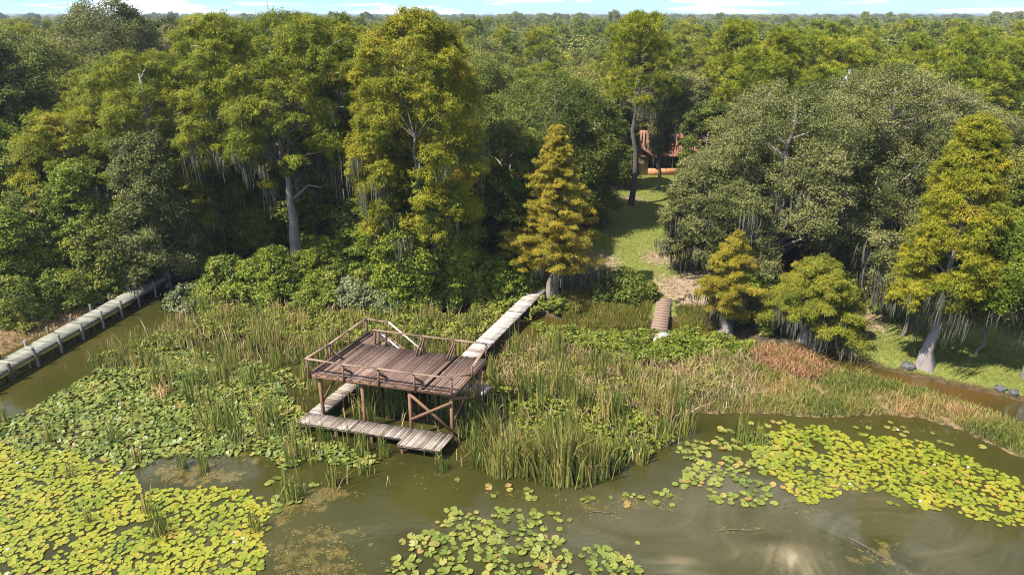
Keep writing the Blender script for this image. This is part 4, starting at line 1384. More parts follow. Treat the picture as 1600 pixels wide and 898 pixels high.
gn.links.new(join.outputs[0], go.inputs[0])
md = far_o.modifiers.new('wood', 'NODES'); md.node_group = gn

# ------------------------------------------------------------------ marsh: reeds, herbs, brush, grass
def blades(mb, r, P, z0, h, w, lean, tint, bend=.25):
    """upright tapering leaves of two bent segments"""
    N = len(P)
    a = r.uniform(0, 6.28, N)
    d = np.stack([np.cos(a), np.sin(a), 0 * a], 1) * (np.abs(r.normal(0, lean, N)) * h)[:, None]
    th = r.uniform(-.9, .9, N)
    s_ = np.stack([np.cos(th), np.sin(th), 0 * a], 1) * (w * r.uniform(.6, 1.3, N) / 2)[:, None]
    b = np.column_stack([P, np.broadcast_to(z0, (N,))])
    h = np.broadcast_to(h, (N,))
    m = b + d * .35 + np.stack([0 * a, 0 * a, h * .58], 1)
    kink = np.where(r.random(N) < bend, r.uniform(-.35, .15, N), r.uniform(.3, .42, N))
    t = b + d * 1.0 + np.stack([0 * a, 0 * a, h * (.58 + kink)], 1)
    V0 = np.stack([b - s_, b + s_, m + s_ * .85, m - s_ * .85], 1)
    V1 = np.stack([m - s_ * .85, m + s_ * .85, t + s_ * .1, t - s_ * .1], 1)
    mb.quads(V0, tint); mb.quads(V1, tint)


def deck_clear(P):
    """mask of points that do not pierce the catwalks, pier or dock"""
    q = (P - DO) @ np.linalg.inv(np.array([DU, DW]))
    a, bb = q[:, 0], q[:, 1]
    hit = (a > -.6) & (a < 7.8) & (bb > -1.1) & (bb < .15)
    hit |= (a > 5.3) & (a < 7.8) & (bb > -1.6) & (bb < .15)
    hit |= (a > -.6) & (a < .5) & (bb > 0) & (bb < 5.4)
    hit |= (a > .3) & (a < 7.6) & (bb > 3.9) & (bb < 5.3)
    t = (P - p0[:2]) @ pd[:2]; s_ = (P - p0[:2]) @ pn[:2]
    hit |= (t > -.3) & (t < 13.6) & (np.abs(s_) < .75)
    t = (P - q0[:2]) @ qd[:2]; s_ = (P - q0[:2]) @ qn[:2]
    hit |= (t > -.3) & (t < 23) & (np.abs(s_) < .95)
    return ~hit


r = R_g(500)
REED = {
    'right': (poly([(705, 650), (770, 570), (830, 530), (900, 555), (1000, 590), (1065, 620), (1075, 690), (1020, 728), (920, 728), (800, 722), (715, 712)]), 17, 1.75, .40),
    'back': (poly([(290, 478), (420, 486), (560, 496), (720, 505), (800, 505), (760, 565), (600, 560), (500, 580), (380, 575), (240, 540)]), 19, 1.5, .5),
    'left': (poly([(150, 560), (240, 520), (330, 530), (490, 575), (485, 665), (560, 720), (430, 720), (330, 690), (190, 610)]), 7, 1.5, .42),
    'under': (poly([(470, 620), (580, 560), (740, 580), (770, 620), (735, 690), (680, 700), (560, 670)]), 13, 1.7, .35),
    'front': (poly([(400, 720), (700, 710), (1010, 740), (1000, 765), (730, 760), (470, 800)]), 2.2, 1.2, .35),
    'far left': (poly([(130, 560), (230, 520), (290, 505), (260, 560), (190, 600)]), 10, 1.1, .55)}
mbr, mbs = MB(), MB()
def clumped(pg, dens, r, per=20, sd=.2):
    """stems gathered in stools, each stool with its own height and colour"""
    C = scatter(pg, int(area(pg) * dens * 1.7 / per), r)
    cl = noise2(C, 3.4, 11) * .6 + noise2(C, 1.2, 12) * .5
    C = C[cl > r.uniform(-.7, .5, len(C))]
    k = np.maximum(3, r.lognormal(math.log(per), .5, len(C))).astype(int)
    idx = np.repeat(np.arange(len(C)), k)
    P = C[idx] + r.normal(0, sd, (len(idx), 2)) * r.uniform(.6, 1.7, len(C))[idx][:, None]
    return P, idx, len(C)


for k, (pg, dens, hh, tm) in REED.items():
    P, idx, nc_ = clumped(pg, dens, r)
    ch, ct_ = r.normal(1, .2, nc_), r.normal(0, .13, nc_)
    ok_ = deck_clear(P)
    P, idx = P[ok_], idx[ok_]
    N = len(P)
    h = hh * np.clip(ch[idx] * (1 + .15 * noise2(P, 5, 14)), .4, 1.5) * r.uniform(.6, 1.2, N)
    tint = np.clip(tm * .8 + ct_[idx] + .26 * noise2(P, 3.3, 13) + r.normal(0, .09, N) + np.where(r.random(N) < .1, .4, 0), 0, 1)
    blades(mbr, r, P, -.05, h, .055, .17, tint)
    # bent dead stalks and thatch between the stools
    Q = scatter(pg, int(area(pg) * dens * (.45 if k in ('right', 'back') else .25)), r)
    Q = Q[(noise2(Q, 2.4, 15) > -.35) & deck_clear(Q)]
    blades(mbs, r, Q, r.uniform(-.03, .25, len(Q)), r.uniform(.3, 1.25, len(Q)), .045, .8, np.clip(r.normal(.45, .22, len(Q)), 0, 1), .5)
tag(mbr.build('reeds', M['reed']), 'dense green and yellow reeds filling the marsh around the deck', 'reeds', kind='stuff')
tag(mbs.build('dead_reeds', M['straw']), 'bent dry straw-coloured reed stalks among the green reeds', 'dead reeds', kind='stuff')

# matted dry grass between the reeds and the bank
MAT = poly([(790, 540), (850, 540), (950, 560), (1060, 575), (1120, 560), (1180, 560), (1180, 640), (1080, 650), (1040, 660), (960, 640), (860, 620), (780, 600)])
mb = MB()
P = scatter(MAT, 4500, r); P = P[deck_clear(P)]
g2 = noise2(P, 3.0, 23)
blades(mb, r, P, np.maximum(ground_z(P), 0) + r.uniform(-.05, .2, len(P)), r.uniform(.3, .9, len(P)), .045, .8, np.clip(.42 + .25 * g2 + r.normal(0, .18, len(P)), 0, 1), .5)
tag(mb.build('matted_grass', M['straw']), 'matted dry tan grass between the reeds and the mud bank', 'dry grass', kind='stuff')

# tussock grass on the mud bank, dry and green by turns
mb = MB()
P = scatter(TUSS, 30000, r)
gg = noise2(P, 3.0, 21)
P = P[(P[:, 0] < 42)]; gg = noise2(P, 3.0, 21)
P, gg = P[gg > -.8], gg[gg > -.8]
g2 = noise2(P, 4.5, 22)
blades(mb, r, P, ground_z(P) - .02, r.uniform(.2, .6, len(P)) * (1 + .5 * gg), .035, .5, np.clip(.47 + .36 * g2 + r.normal(0, .14, len(P)), 0, 1), .3)
P = scatter(SPIT, 1500, r)
blades(mb, r, P, ground_z(P) - .02, r.uniform(.1, .3, len(P)), .035, .6, np.clip(r.normal(.7, .15, len(P)), 0, 1), .3)
tag(mb.build('tussock_grass', M['reed']), 'dry tan and green grass on the low mud bank at right', 'grass', kind='stuff')
mb = MB()
P = np.concatenate([scatter(poly([(1170, 560), (1200, 545), (1260, 552), (1300, 585), (1270, 602), (1200, 590)]), 3000, r),
                    scatter(poly([(0, 535), (60, 505), (140, 490), (110, 515), (0, 550)]), 90, r)])
blades(mb, r, P, np.maximum(ground_z(P), 0) + r.uniform(0, .4, len(P)) * (.6 + .4 * noise2(P, 1.2, 24)), r.uniform(.2, .6, len(P)), .045, 1.1, np.clip(r.normal(.42, .2, len(P)), 0, 1), .6)
tag(mb.build('dead_brush', M['rust']), 'heap of dry rust-brown brush on the mud bank beside the channel', 'brush', kind='stuff')

# lawn and bank grass
mb = MB()
P = np.concatenate([scatter(LAWN[0], 26000, r), scatter(LAWN[1], 26000, r)])
P = P[P[:, 0] < 40]
gzv = ground_z(P)
ok_ = gzv > .06
P, gzv = P[ok_], gzv[ok_]
gg = noise2(P, 4, 31)
blades(mb, r, P, gzv - .02, r.uniform(.05, .14, len(P)), .03, .5, np.clip(.4 + .25 * gg + r.normal(0, .15, len(P)), 0, 1), .2)
bank = poly([(870, 470), (930, 465), (1020, 480), (1010, 512), (950, 518), (880, 505)])
bank2 = poly([(1055, 490), (1110, 490), (1130, 515), (1065, 520)])
P = np.concatenate([scatter(bank, 9000, r), scatter(bank2, 4000, r)])
blades(mb, r, P, np.maximum(ground_z(P), -.05), r.uniform(.25, .6, len(P)), .045, .4, np.clip(.62 + .2 * noise2(P, 2, 32) + r.normal(0, .12, len(P)), 0, 1), .3)
tag(mb.build('grass', M['grassblade']), 'short lawn grass and taller yellow-green bank grass', 'grass', kind='stuff')

# broad-leaved marsh herbs along the bank
def herbs(pg, n, hmax, r, mb, size=.24, tm=.45):
    P = scatter(pg, n, r)
    cl = noise2(P, 1.7, 41)
    P = P[(cl > -.45) & deck_clear(P)]; cl = noise2(P, 1.7, 41)
    h = hmax * (.45 + .55 * np.clip(cl + .4, 0, 1)) * r.uniform(.25, 1, len(P)) ** .6
    pos = np.column_stack([P, np.maximum(ground_z(P), 0) + h])
    nrm = unit(np.array([0, 0, .8]) + r.normal(size=(len(P), 3)) * .6)
    cards(mb, pos, nrm, r.normal(size=(len(P), 3)), size * r.uniform(.6, 1.3, len(P)), size * .55 * r.uniform(.7, 1.3, len(P)), np.clip(tm + .2 * noise2(P, 2.5, 42) + r.normal(0, .12, len(P)), 0, 1))


mb = MB()
herbs(poly([(830, 512), (900, 520), (1000, 528), (1080, 522), (1180, 545), (1170, 565), (1060, 572), (950, 555), (860, 545)]), 17000, .75, r, mb)
herbs(poly([(905, 535), (1000, 540), (1100, 550), (1060, 575), (960, 570)]), 6000, .8, r, mb, .24, .35)
herbs(poly([(300, 480), (420, 490), (560, 500), (720, 505), (790, 510), (740, 540), (600, 540), (480, 545), (330, 525)]), 14000, .9, r, mb, .24, .55)
herbs(poly([(780, 560), (900, 570), (1000, 620), (960, 660), (840, 640)]), 5000, .6, r, mb, .22, .5)
herbs(poly([(735, 470), (850, 462), (850, 492), (800, 520), (740, 520)]), 9000, .9, r, mb, .26, .55)
herbs(poly([(-20, 520), (60, 492), (150, 468), (240, 448), (262, 440), (200, 470), (120, 492), (40, 528)]), 7000, .55, r, mb, .22, .62)
herbs(poly([(0, 500), (60, 478), (200, 450), (240, 455), (140, 485), (40, 520)]), 8000, .7, r, mb, .26, .6)
herbs(poly([(150, 560), (260, 520), (330, 490), (330, 530), (270, 550)]), 5000, .45, r, mb, .2, .5)
herbs(poly([(760, 600), (860, 640), (1000, 640), (1060, 690), (960, 740), (840, 720)]), 4000, .5, r, mb, .24, .5)
herbs(poly([(800, 545), (900, 560), (1040, 580), (1150, 575), (1140, 610), (1040, 640), (900, 640), (800, 600)]), 9000, .5, r, mb, .2, .6)
tag(mb.build('marsh_plants', M['bush']), 'low broad-leaved water plants along the marsh edge', 'marsh plants', kind='stuff')


# --- shrubs, each a thing of its own
def bush(base, R, H, mat, label, sd, group=None, leaf=(.17, .11), n=16, sub=30, per=16, up=.4):
    r = R_g(sd)
    root = empty('bush', base, label, 'bush', group)
    lb = []
    for k in range(n):
        u = (k + .5) / n
        th = k * 2.4 + r.normal(0, .4)
        q = math.sqrt(1 - u * u) * R * .72
        rr = R * r.uniform(.28, .42)
        lb.append((q * math.cos(th), q * math.sin(th), max(.25, u * (H - rr * .8)), rr, .8))
    mb = MB()
    foliage(mb, r, lb, sub, per, leaf, 'broad', up, .45, tint_mu=.45, tint_sd=.2, drop=.08)
    mb.build('foliage', M[mat], root)
    mb = MB()
    for q in r.choice(n, 7):
        mb.tube(limb_path(r, np.array([r.normal(0, .1), r.normal(0, .1), -.2]), np.array(lb[q][:3]), .05), np.linspace(.05, .012, 5), 5, cap=False)
    mb.build('stem', M['bark'], root)
    return root


BUSHES = [
    (355, 470, 55, 425, 'bush_yellow', 'rounded yellow-green bush at the marsh edge right of the dock end'),
    (430, 478, 45, 432, 'bush_yellow', 'second yellow-green bush below the tall pale cypress trunk'),
    (500, 482, 50, 440, 'bush', 'mid-green bush in front of the dark forest gap'),
    (560, 485, 42, 430, 'bush_blue', 'blue-green feathery bush left of the vine-wrapped cypress'),
    (610, 492, 48, 440, 'bush_blue', 'pale blue-green bush behind the deck stairs'),
    (660, 498, 40, 452, 'bush_yellow', 'olive-yellow bush in front of the vine-wrapped cypress'),
    (700, 490, 34, 440, 'bush', 'dark green bush right of the vine-wrapped cypress foot'),
    (300, 492, 40, 445, 'bush_blue', 'grey-green bush by the water at the dock end'),
    (965, 462, 56, 420, 'broad', 'low dark green mound of vines on the bank left of the footbridge'),
    (1010, 466, 20, 440, 'broad', 'small dark bush at the right end of the vine mound'),
    (1185, 510, 36, 462, 'bush', 'green bush between the small yellow cypress and the lime cypress'),
    (1320, 530, 26, 496, 'bush', 'green bush at the right foot of the lime cypress'),
    (30, 500, 46, 430, 'bush', 'leafy green bush at the left edge above the dock'),
    (100, 478, 44, 420, 'bush', 'bright green bush on the left bank behind the pilings'),
    (165, 462, 36, 415, 'bush', 'rounded green bush near the landward half of the dock'),
    (745, 478, 26, 440, 'broad', 'dark bush in the shade left of the pier'),
    (795, 466, 26, 430, 'broad', 'small dark bush at the pier landing'),
    (870, 492, 20, 462, 'bush', 'small leafy bush at the foot of the orange cypress'),
]
for k, (px, py, w_, yt, mat, lab) in enumerate(BUSHES):
    b_ = from_px(px, py)
    bush(b_, rad_px(w_, b_[1]) * 1.0, max(.8, z_at(yt, b_[1]) - b_[2]), mat, lab, 600 + k, n=18 if w_ > 30 else 12)
# understorey shrubs packed along the forest edge
us = [bush((0, 0, 0), 1.7, 2.6, 'broad_light', 'dark understorey shrub in the forest shade behind the marsh edge', 700, 'understorey shrubs'),
      bush((0, 0, 0), 1.5, 2.2, 'bush', 'green understorey shrub at the forest foot', 701, 'green understorey shrubs')]
r = R_g(710)
first = [True, True]
edge = [(px, 462 - 16 * r.random()) for px in np.arange(300, 850, 13)] + [(px, 440 - 14 * r.random()) for px in np.arange(320, 800, 16)] + \
       [(px, 470 - (px * .16) - 14 * r.random()) for px in np.arange(10, 250, 16)] + [(px, 488 - 20 * r.random()) for px in np.arange(1140, 1400, 18)]
for px, py in edge:
    b_ = from_px(px, py)
    if gz(b_[0], b_[1]) < .15 or any(math.hypot(b_[0] - hx, b_[1] - hy) < .9 for hx, hy in [(b0[0], b0[1]), (b3[0], b3[1])]):
        continue
    if 905 < px < 1070 or not deck_clear(b_[None, :2])[0]:
        continue
    q = 0 if r.random() < .6 else 1
    o = us[q] if first[q] else copy_tree(us[q])
    first[q] = False
    o.location = b_
    s_ = r.uniform(.45, 1.3)
    o.scale = (s_, s_, s_ * r.uniform(.8, 1.3)); o.rotation_euler = (0, 0, r.uniform(0, 6.28))


# --- stand-alone cattail clumps
def cattail(nm, sd, n, h, tm, w=.05):
    r = R_g(sd)
    mb = MB()
    P = r.normal(0, .2, (n, 2))
    blades(mb, r, P, -.05, h * r.uniform(.6, 1.15, n), w, .2, np.clip(r.normal(tm, .15, n), 0, 1), .18)
    return mb.data(nm, M['reed'])


CT = [cattail('cattail_leaves', 800 + k, n_, h_, t_) for k, (n_, h_, t_) in enumerate([(110, 2.3, .47), (45, 1.7, .3), (34, 1.5, .25), (26, 1.3, .5)])]
CLUMPS = [(828, 742, 0, 1.1, 'pale cattail clump left of the pair of largest front clumps'), (900, 738, 0, 1.2, 'pale cattail clump behind the largest front clump'), (940, 742, 0, 1.05, 'pale cattail clump between the large front clumps and the dark right-hand ones'), (780, 742, 0, .95, 'yellow-green cattail clump at the left end of the reed front'),
          (878, 752, 0, 1.44, 'large pale yellow-green cattail clump at the front edge of the reeds'), (856, 748, 0, 1.25, 'pale cattail clump just left of the largest front clump'),
          (915, 750, 0, 1.25, 'cattail clump right of the largest front clump'), (800, 738, 0, 1.19, 'leaning cattail clump by the fan-shaped yellow reeds'), (748, 728, 1, 1.0, 'green cattail clump right of the catwalk corner'),
          (770, 700, 0, 1, 'tall cattail clump beside the right deck post'), (960, 730, 1, 1.1, 'green cattail clump above the open water at centre'), (1000, 720, 1, 1.0, 'dark cattail clump at the right end of the reed front'),
          (1035, 690, 1, 1.1, 'upright cattail clump where reeds meet the right-hand pool'), (1160, 690, 2, 1.15, 'isolated dark cattail clump among the right-hand pads'), (1187, 694, 2, .9, 'thin cattail clump beside the isolated dark clump'),
          (690, 735, 2, .9, 'short cattail clump in front of the catwalk end'), (600, 712, 2, .9, 'thin cattail clump in front of the narrow catwalk'), (565, 706, 1, .9, 'cattail clump by the catwalk middle'),
          (505, 690, 2, .9, 'cattail clump at the left front corner of the catwalk'), (452, 780, 1, 1.0, 'cattail clump on the brown weed mat left of the open water'), (470, 772, 3, 1.0, 'yellowing cattail clump beside the brown weed mat'),
          (250, 835, 1, .95, 'thick cattail clump standing in the bright left pads'), (232, 800, 3, 1.0, 'dry-tipped cattail clump above the bright left pads'), (285, 730, 2, .8, 'small dark cattail clump at the edge of the small left pool'),
          (320, 735, 2, .8, 'second small cattail clump at the small left pool'), (215, 720, 3, .9, 'yellowed cattail clump among the dark left pads'), (180, 690, 2, .9, 'dark cattail clump among the dark left pads'),
          (400, 830, 2, .8, 'thin cattail clump near the open water at lower left'), (80, 690, 3, .9, 'pale cattail clump in the pads near the left edge'), (110, 745, 3, .8, 'thin dry cattail clump left of centre in the left pads'),
          (8, 660, 3, .9, 'dry cattail clump at the left edge by the canal'), (245, 600, 1, 1, 'cattail clump at the bend of the canal'), (140, 815, 3, .7, 'single thin cattail clump in the bright pads'),
          (1060, 655, 1, 1.0, 'cattail clump by the brown mud bank'), (370, 690, 1, 1.0, 'cattail clump in the dark pads left of the catwalk'), (420, 660, 1, 1.1, 'tall cattail clump left of the catwalk corner')]
for px, py, k, s_, lab in CLUMPS:
    q = G(px, py)
    o = bpy.data.objects.new('cattail_clump', CT[k]); COL.objects.link(o)
    o.location = (q[0], q[1], 0); o.scale = (s_, s_, s_); o.rotation_euler = (0, 0, random.uniform(-.5, .5))
    tag(o, lab, 'cattails', 'cattail clumps standing in the water')

# ------------------------------------------------------------------ floating pads, blossoms, weed mats
def pad_mesh(mb, r, c, R, tiltv, rot, tint, n=9):
    """notched round leaf with a slightly raised rim"""
    N = len(c)
    th = np.linspace(.22, 2 * math.pi - .22, n)[None] + rot[:, None]
    rr = R[:, None] * (1 + r.normal(0, .05, (N, n)))
    x, y = np.cos(th) * rr, np.sin(th) * rr
    z = tiltv[:, :1] * x + tiltv[:, 1:] * y + np.abs(r.normal(0, .07, (N, n))) * R[:, None]
    rim = np.stack([c[:, :1] + x, c[:, 1:2] + y, c[:, 2:] + z], -1)
    V = np.concatenate([c[:, None], rim], 1)
    base = np.arange(N)[:, None, None] * (n + 1)
    F_ = np.array([[0, k, k + 1] for k in range(1, n)])[None] + base
    mb.add(V.reshape(-1, 3), F_.reshape(-1, 3), np.repeat(tint, n + 1))


def hexgrid(pg, s_, r, jit=.28):
    lo, hi = pg.min(0), pg.max(0)
    xs_, ys_ = np.arange(lo[0], hi[0], s_), np.arange(lo[1], hi[1], s_ * .87)
    X_, Y_ = np.meshgrid(xs_, ys_)
    X_ = X_ + (np.arange(len(ys_)) % 2)[:, None] * s_ / 2
    P = np.stack([X_.ravel(), Y_.ravel()], 1)
    P = P + r.normal(0, s_ * jit, P.shape)
    return P[inside(P, pg)]


r = R_g(900)
hole = poly([(205, 740), (270, 715), (420, 712), (440, 740), (400, 770), (330, 760), (230, 765)])
PADS = [  # polygon, spacing, radius, tilt, material, tint mean, gap threshold, z
    (poly([(-90, 700), (0, 690), (120, 705), (200, 735), (300, 760), (400, 765), (425, 800), (415, 850), (415, 960), (-200, 960)]), .222, .134, .09, 'pad_bright', .42, -.62),
    (poly([(-60, 668), (40, 645), (95, 612), (160, 572), (235, 540), (300, 545), (430, 585), (485, 655), (480, 680), (560, 700), (600, 720), (560, 735), (500, 725), (430, 735), (400, 715), (270, 715), (200, 735), (100, 705), (-60, 700)]), .18, .115, .4, 'pad_dark', .42, -.72),
    (poly([(170, 580), (240, 555), (330, 550), (470, 580), (480, 610), (300, 590)]), .18, .11, .4, 'pad_dark', .45, -.5),
    (poly([(400, 740), (470, 735), (520, 770), (470, 800), (420, 800)]), .33, .17, .15, 'pad_dark', .5, -.1),
    (poly([(600, 868), (640, 835), (700, 795), (780, 790), (890, 805), (895, 835), (880, 860), (960, 852), (1005, 888), (1010, 960), (600, 960)]), .29, .155, .16, 'pad_dark', .5, -.35),
    (poly([(640, 735), (720, 745), (720, 765), (650, 762)]), .34, .15, .12, 'pad_dark', .5, .0),
    (poly([(720, 745), (860, 770), (1000, 765), (1080, 730), (1090, 770), (1060, 790), (900, 790), (760, 775)]), .31, .15, .16, 'pad_dark', .52, -.05),
    (poly([(985, 815), (1050, 805), (1060, 835), (1010, 855), (985, 850)]), .4, .16, .12, 'pad_dark', .55, .3),
    (poly([(820, 640), (1000, 640), (1040, 700), (960, 730), (860, 700)]), .36, .15, .3, 'pad_dark', .35, .0),
    (poly([(1060, 690), (1130, 665), (1200, 670), (1230, 720), (1200, 770), (1240, 800), (1180, 800), (1080, 775), (1050, 740)]), .31, .165, .15, 'pad_dark', .55, -.3),
    (poly([(1165, 690), (1230, 662), (1290, 665), (1350, 680), (1450, 690), (1520, 715), (1580, 745), (1680, 780), (1700, 830), (1560, 822), (1480, 800), (1400, 790), (1330, 765), (1270, 790), (1200, 765)]), .222, .134, .09, 'pad_bright', .42, -.55),
    (poly([(1090, 640), (1180, 648), (1300, 655), (1450, 660), (1560, 705), (1600, 740), (1500, 715), (1350, 680), (1180, 670)]), .5, .16, .1, 'pad_dark', .6, .15),
    (poly([(1585, 835), (1700, 820), (1700, 960), (1600, 880)]), .36, .2, .06, 'pad_bright', .45, -.2),
    (poly([(60, 640), (110, 628), (130, 612), (90, 615)]), .3, .15, .1, 'pad_bright', .4, .0)]
allp = []
for k, (pg, s_, R0, tl, mat, tm, gap) in enumerate(PADS):
    P = hexgrid(pg, s_, r)
    P = P[~inside(P, hole)]
    nv = noise2(P, 2.2, 50 + k) * .7 + noise2(P, .9, 80 + k) * .45
    d_ = edge_dist(P, pg)
    keep_ = (nv + np.clip(.5 - d_ * .9, 0, .5) * -1.1 > gap)
    P = P[keep_]
    q = (P - DO) @ np.linalg.inv(np.array([DU, DW]))
    P = P[~((q[:, 0] > -.35) & (q[:, 0] < 7.6) & (q[:, 1] > -.85) & (q[:, 1] < 0))]
    N = len(P)
    R1 = R0 * r.uniform(.62, 1.18, N)
    allp.append((P, R1, np.full(N, tl), np.full(N, mat == 'pad_bright'), np.clip(tm + .22 * noise2(P, 3.0, 60) + r.normal(0, .1, N) + np.where(r.random(N) < .035, .45, 0), 0, 1), np.full(N, k)))
P = np.concatenate([a[0] for a in allp]); Rr = np.concatenate([a[1] for a in allp]); TL = np.concatenate([a[2] for a in allp])
BR = np.concatenate([a[3] for a in allp]); TT = np.concatenate([a[4] for a in allp]); KK = np.concatenate([a[5] for a in allp])
view = (np.abs(P[:, 0]) < (P[:, 1] * cp + CAM_H * sp) * .76) & (P[:, 1] > 19.5)
near = np.argsort(np.where(view, np.hypot(P[:, 0], P[:, 1]) - Rr * 12, 1e9))[:300]
isn = np.zeros(len(P), bool); isn[near] = True
zz = .012 + r.uniform(0, .03, len(P)) + TL * .12
tv = r.normal(size=(len(P), 2)) * TL[:, None] * .8
rot = r.uniform(0, 6.28, len(P))
for br, nm, mat, lab in ((True, 'lily_pads', 'pad_bright', 'mats of flat yellow-green lily pads at left and right'), (False, 'water_leaves', 'pad_dark', 'mats of dark glossy tilted lily leaves around the deck and open water')):
    s_ = (BR == br) & ~isn
    mb = MB()
    pad_mesh(mb, r, np.column_stack([P[s_], zz[s_]]), Rr[s_], tv[s_], rot[s_], TT[s_])
    tag(mb.build(nm, M[mat]), lab, 'lily pads', kind='stuff')
variants = {}
LBL = {(True, 'l'): 'flat yellow-green lily pad floating in the dense mat at lower left', (True, 'r'): 'flat yellow-green lily pad at the lower right edge',
       (False, 'm'): 'glossy green lily leaf floating in the lower centre patch'}
for k in near:
    br = bool(BR[k])
    side = ('l' if P[k, 0] < -3 else 'r') if br else 'm'
    tq = min(5, int(TT[k] * 6)); vq = random.randrange(3)
    key = (br, tq, vq)
    if key not in variants:
        mb = MB()
        rq = R_g(950 + tq * 3 + vq)
        pad_mesh(mb, rq, np.array([[0, 0, 0.0]]), np.array([1.0]), rq.normal(size=(1, 2)) * .12, np.array([0.0]), np.array([(tq + .5) / 6]), 14)
        variants[key] = mb.data('lily_pad', M['pad_bright' if br else 'pad_dark'])
    o = bpy.data.objects.new('lily_pad', variants[key]); COL.objects.link(o)
    o.location = (P[k, 0], P[k, 1], zz[k]); o.scale = (Rr[k],) * 3
    o.rotation_euler = (tv[k, 0], tv[k, 1], rot[k])
    lab = LBL.get((br, side), LBL[(False, 'm')])
    tag(o, lab, 'lily pad', lab.replace('flat yellow-green lily pad', 'yellow-green lily pads').replace('glossy green lily leaf', 'green lily leaves'))


# white blossoms
mb = MB()
for ring, (R0, z0, k) in enumerate([(.11, .03, 10), (.08, .06, 8), (.045, .08, 6)]):
    for q in range(k):
        a = q * 2 * math.pi / k + ring * .3
        d_ = np.array([math.cos(a), math.sin(a), 0]); e_ = np.array([-d_[1], d_[0], 0])
        V = np.array([[0, 0, .01], *(d_ * R0 * .6 + e_ * .028 + Z3 * z0 * .6,), *(d_ * R0 + Z3 * z0,), *(d_ * R0 * .6 - e_ * .028 + Z3 * z0 * .6,)])
        mb.add(V, np.array([[0, 1, 2, 3]]), .5)
FM = mb.data('petals', M['flower'])
FL = [(28, 722, 'white water lily at the left edge above the bright mat'), (54, 730, 'white water lily beside the one at the left edge'), (12, 857, 'white water lily in the lower left corner mat'),
      (12, 895, 'white water lily at the bottom left corner'), (366, 846, 'white water lily near the right border of the left mat'), (277, 690, 'white water lily by the small left pool'),
      (172, 709, 'white water lily on the dark left pads'), (190, 738, 'white water lily between dark and bright left pads'), (1328, 755, 'white water lily at the lower border of the right mat'),
      (1460, 725, 'white water lily in the middle of the right mat'), (1513, 729, 'white water lily toward the right end of the right mat'), (1403, 671, 'white water lily in the pool behind the right mat'),
      (1438, 782, 'white water lily on the near side of the right mat'), (95, 705, 'white water lily among pads left of the pale cattails'), (1158, 612, 'white water lily by the mud bank'),
      (380, 840, 'white water lily beside the one at the right border of the left mat')]
for k, (px, py, lab) in enumerate(FL):
    q = G(px, py, .08)
    o = bpy.data.objects.new('water_lily_flower', FM); COL.objects.link(o)
    o.location = (q[0], q[1], .06); o.rotation_euler = (0, 0, k); s_ = random.uniform(.5, .75); o.scale = (s_,) * 3
    tag(o, lab, 'flower', 'white water lily blossoms')

# brown weed mats just breaking the surface
mb = MB()
for pg, dens, thr in [(poly([(410, 850), (450, 820), (540, 815), (590, 835), (560, 860), (600, 960), (430, 960)]), 260, -.05), (poly([(400, 800), (450, 760), (540, 750), (575, 772), (500, 800), (430, 822)]), 240, -.15),
                      (poly([(210, 745), (280, 712), (390, 735), (370, 765), (250, 760)]), 260, -.1), (poly([(580, 870), (640, 850), (660, 960), (590, 960)]), 160, .05), (poly([(700, 760), (900, 770), (890, 800), (800, 790)]), 160, .05),
                      (poly([(880, 770), (1060, 765), (1080, 800), (920, 815)]), 150, .0), (poly([(640, 745), (690, 725), (720, 745), (660, 765)]), 150, .0), (poly([(1180, 770), (1290, 790), (1280, 815), (1190, 800)]), 120, .05),
                      (poly([(1330, 845), (1400, 850), (1420, 890), (1340, 890)]), 160, .0), (poly([(55, 635), (90, 610), (130, 608), (115, 625)]), 250, -.5), (poly([(160, 545), (250, 520), (270, 540), (180, 590)]), 160, -.1),
                      (poly([(840, 492), (960, 515), (940, 525), (850, 508)]), 120, .2), (poly([(1200, 645), (1440, 655), (1500, 690), (1300, 660)]), 120, .0), (poly([(1110, 820), (1190, 815), (1200, 840), (1130, 838)]), 160, .1),
                      (poly([(300, 690), (420, 690), (470, 720), (400, 725)]), 140, -.1), (poly([(560, 700), (640, 700), (640, 740), (560, 730)]), 90, .1)]:
    Q = scatter(pg, int(area(pg) * dens * .45), r)
    nv = noise2(Q, 1.3, 71) * .7 + noise2(Q, .45, 72) * .5 - np.clip(.4 - edge_dist(Q, pg), 0, .4)
    Q, nv = Q[nv > thr], nv[nv > thr]
    N = len(Q)
    nrm = unit(np.array([0, 0, 1.0]) + r.normal(size=(N, 3)) * .22)
    cards(mb, np.column_stack([Q, r.uniform(.004, .03, N)]), nrm, r.normal(size=(N, 3)), r.uniform(.05, .16, N), r.uniform(.015, .05, N), np.clip(.45 + .4 * nv + r.normal(0, .15, N), 0, 1))
tag(mb.build('weed_mats', M['algae']), 'brown-gold water weed breaking the surface in ragged mats', 'water weed', kind='stuff')

# drifting sticks
for k, (px, py, L, a, lab) in enumerate([(1155, 829, 2.0, .05, 'pale stick lying on a weed patch in the silty water'), (1375, 868, 2.6, -.9, 'long thin branch on the dark weed patch at lower right'),
                                         (940, 801, 1.1, .0, 'short floating stick in front of the reeds'), (760, 690, 1.3, .5, 'bent dead stick beside the right deck post')]):
    q = G(px, py)
    mb = MB()
    v = np.array([math.cos(a), math.sin(a), 0]) * L / 2
    mb.tube([-v, -v * .3 + [0, .06, .02], v * .4 + [0, -.05, .02], v], [.022, .02, .014, .006], 5, tint=.25)
    tag(mb.build('driftwood', M['bark'], loc=(q[0], q[1], .03)), lab, 'stick')
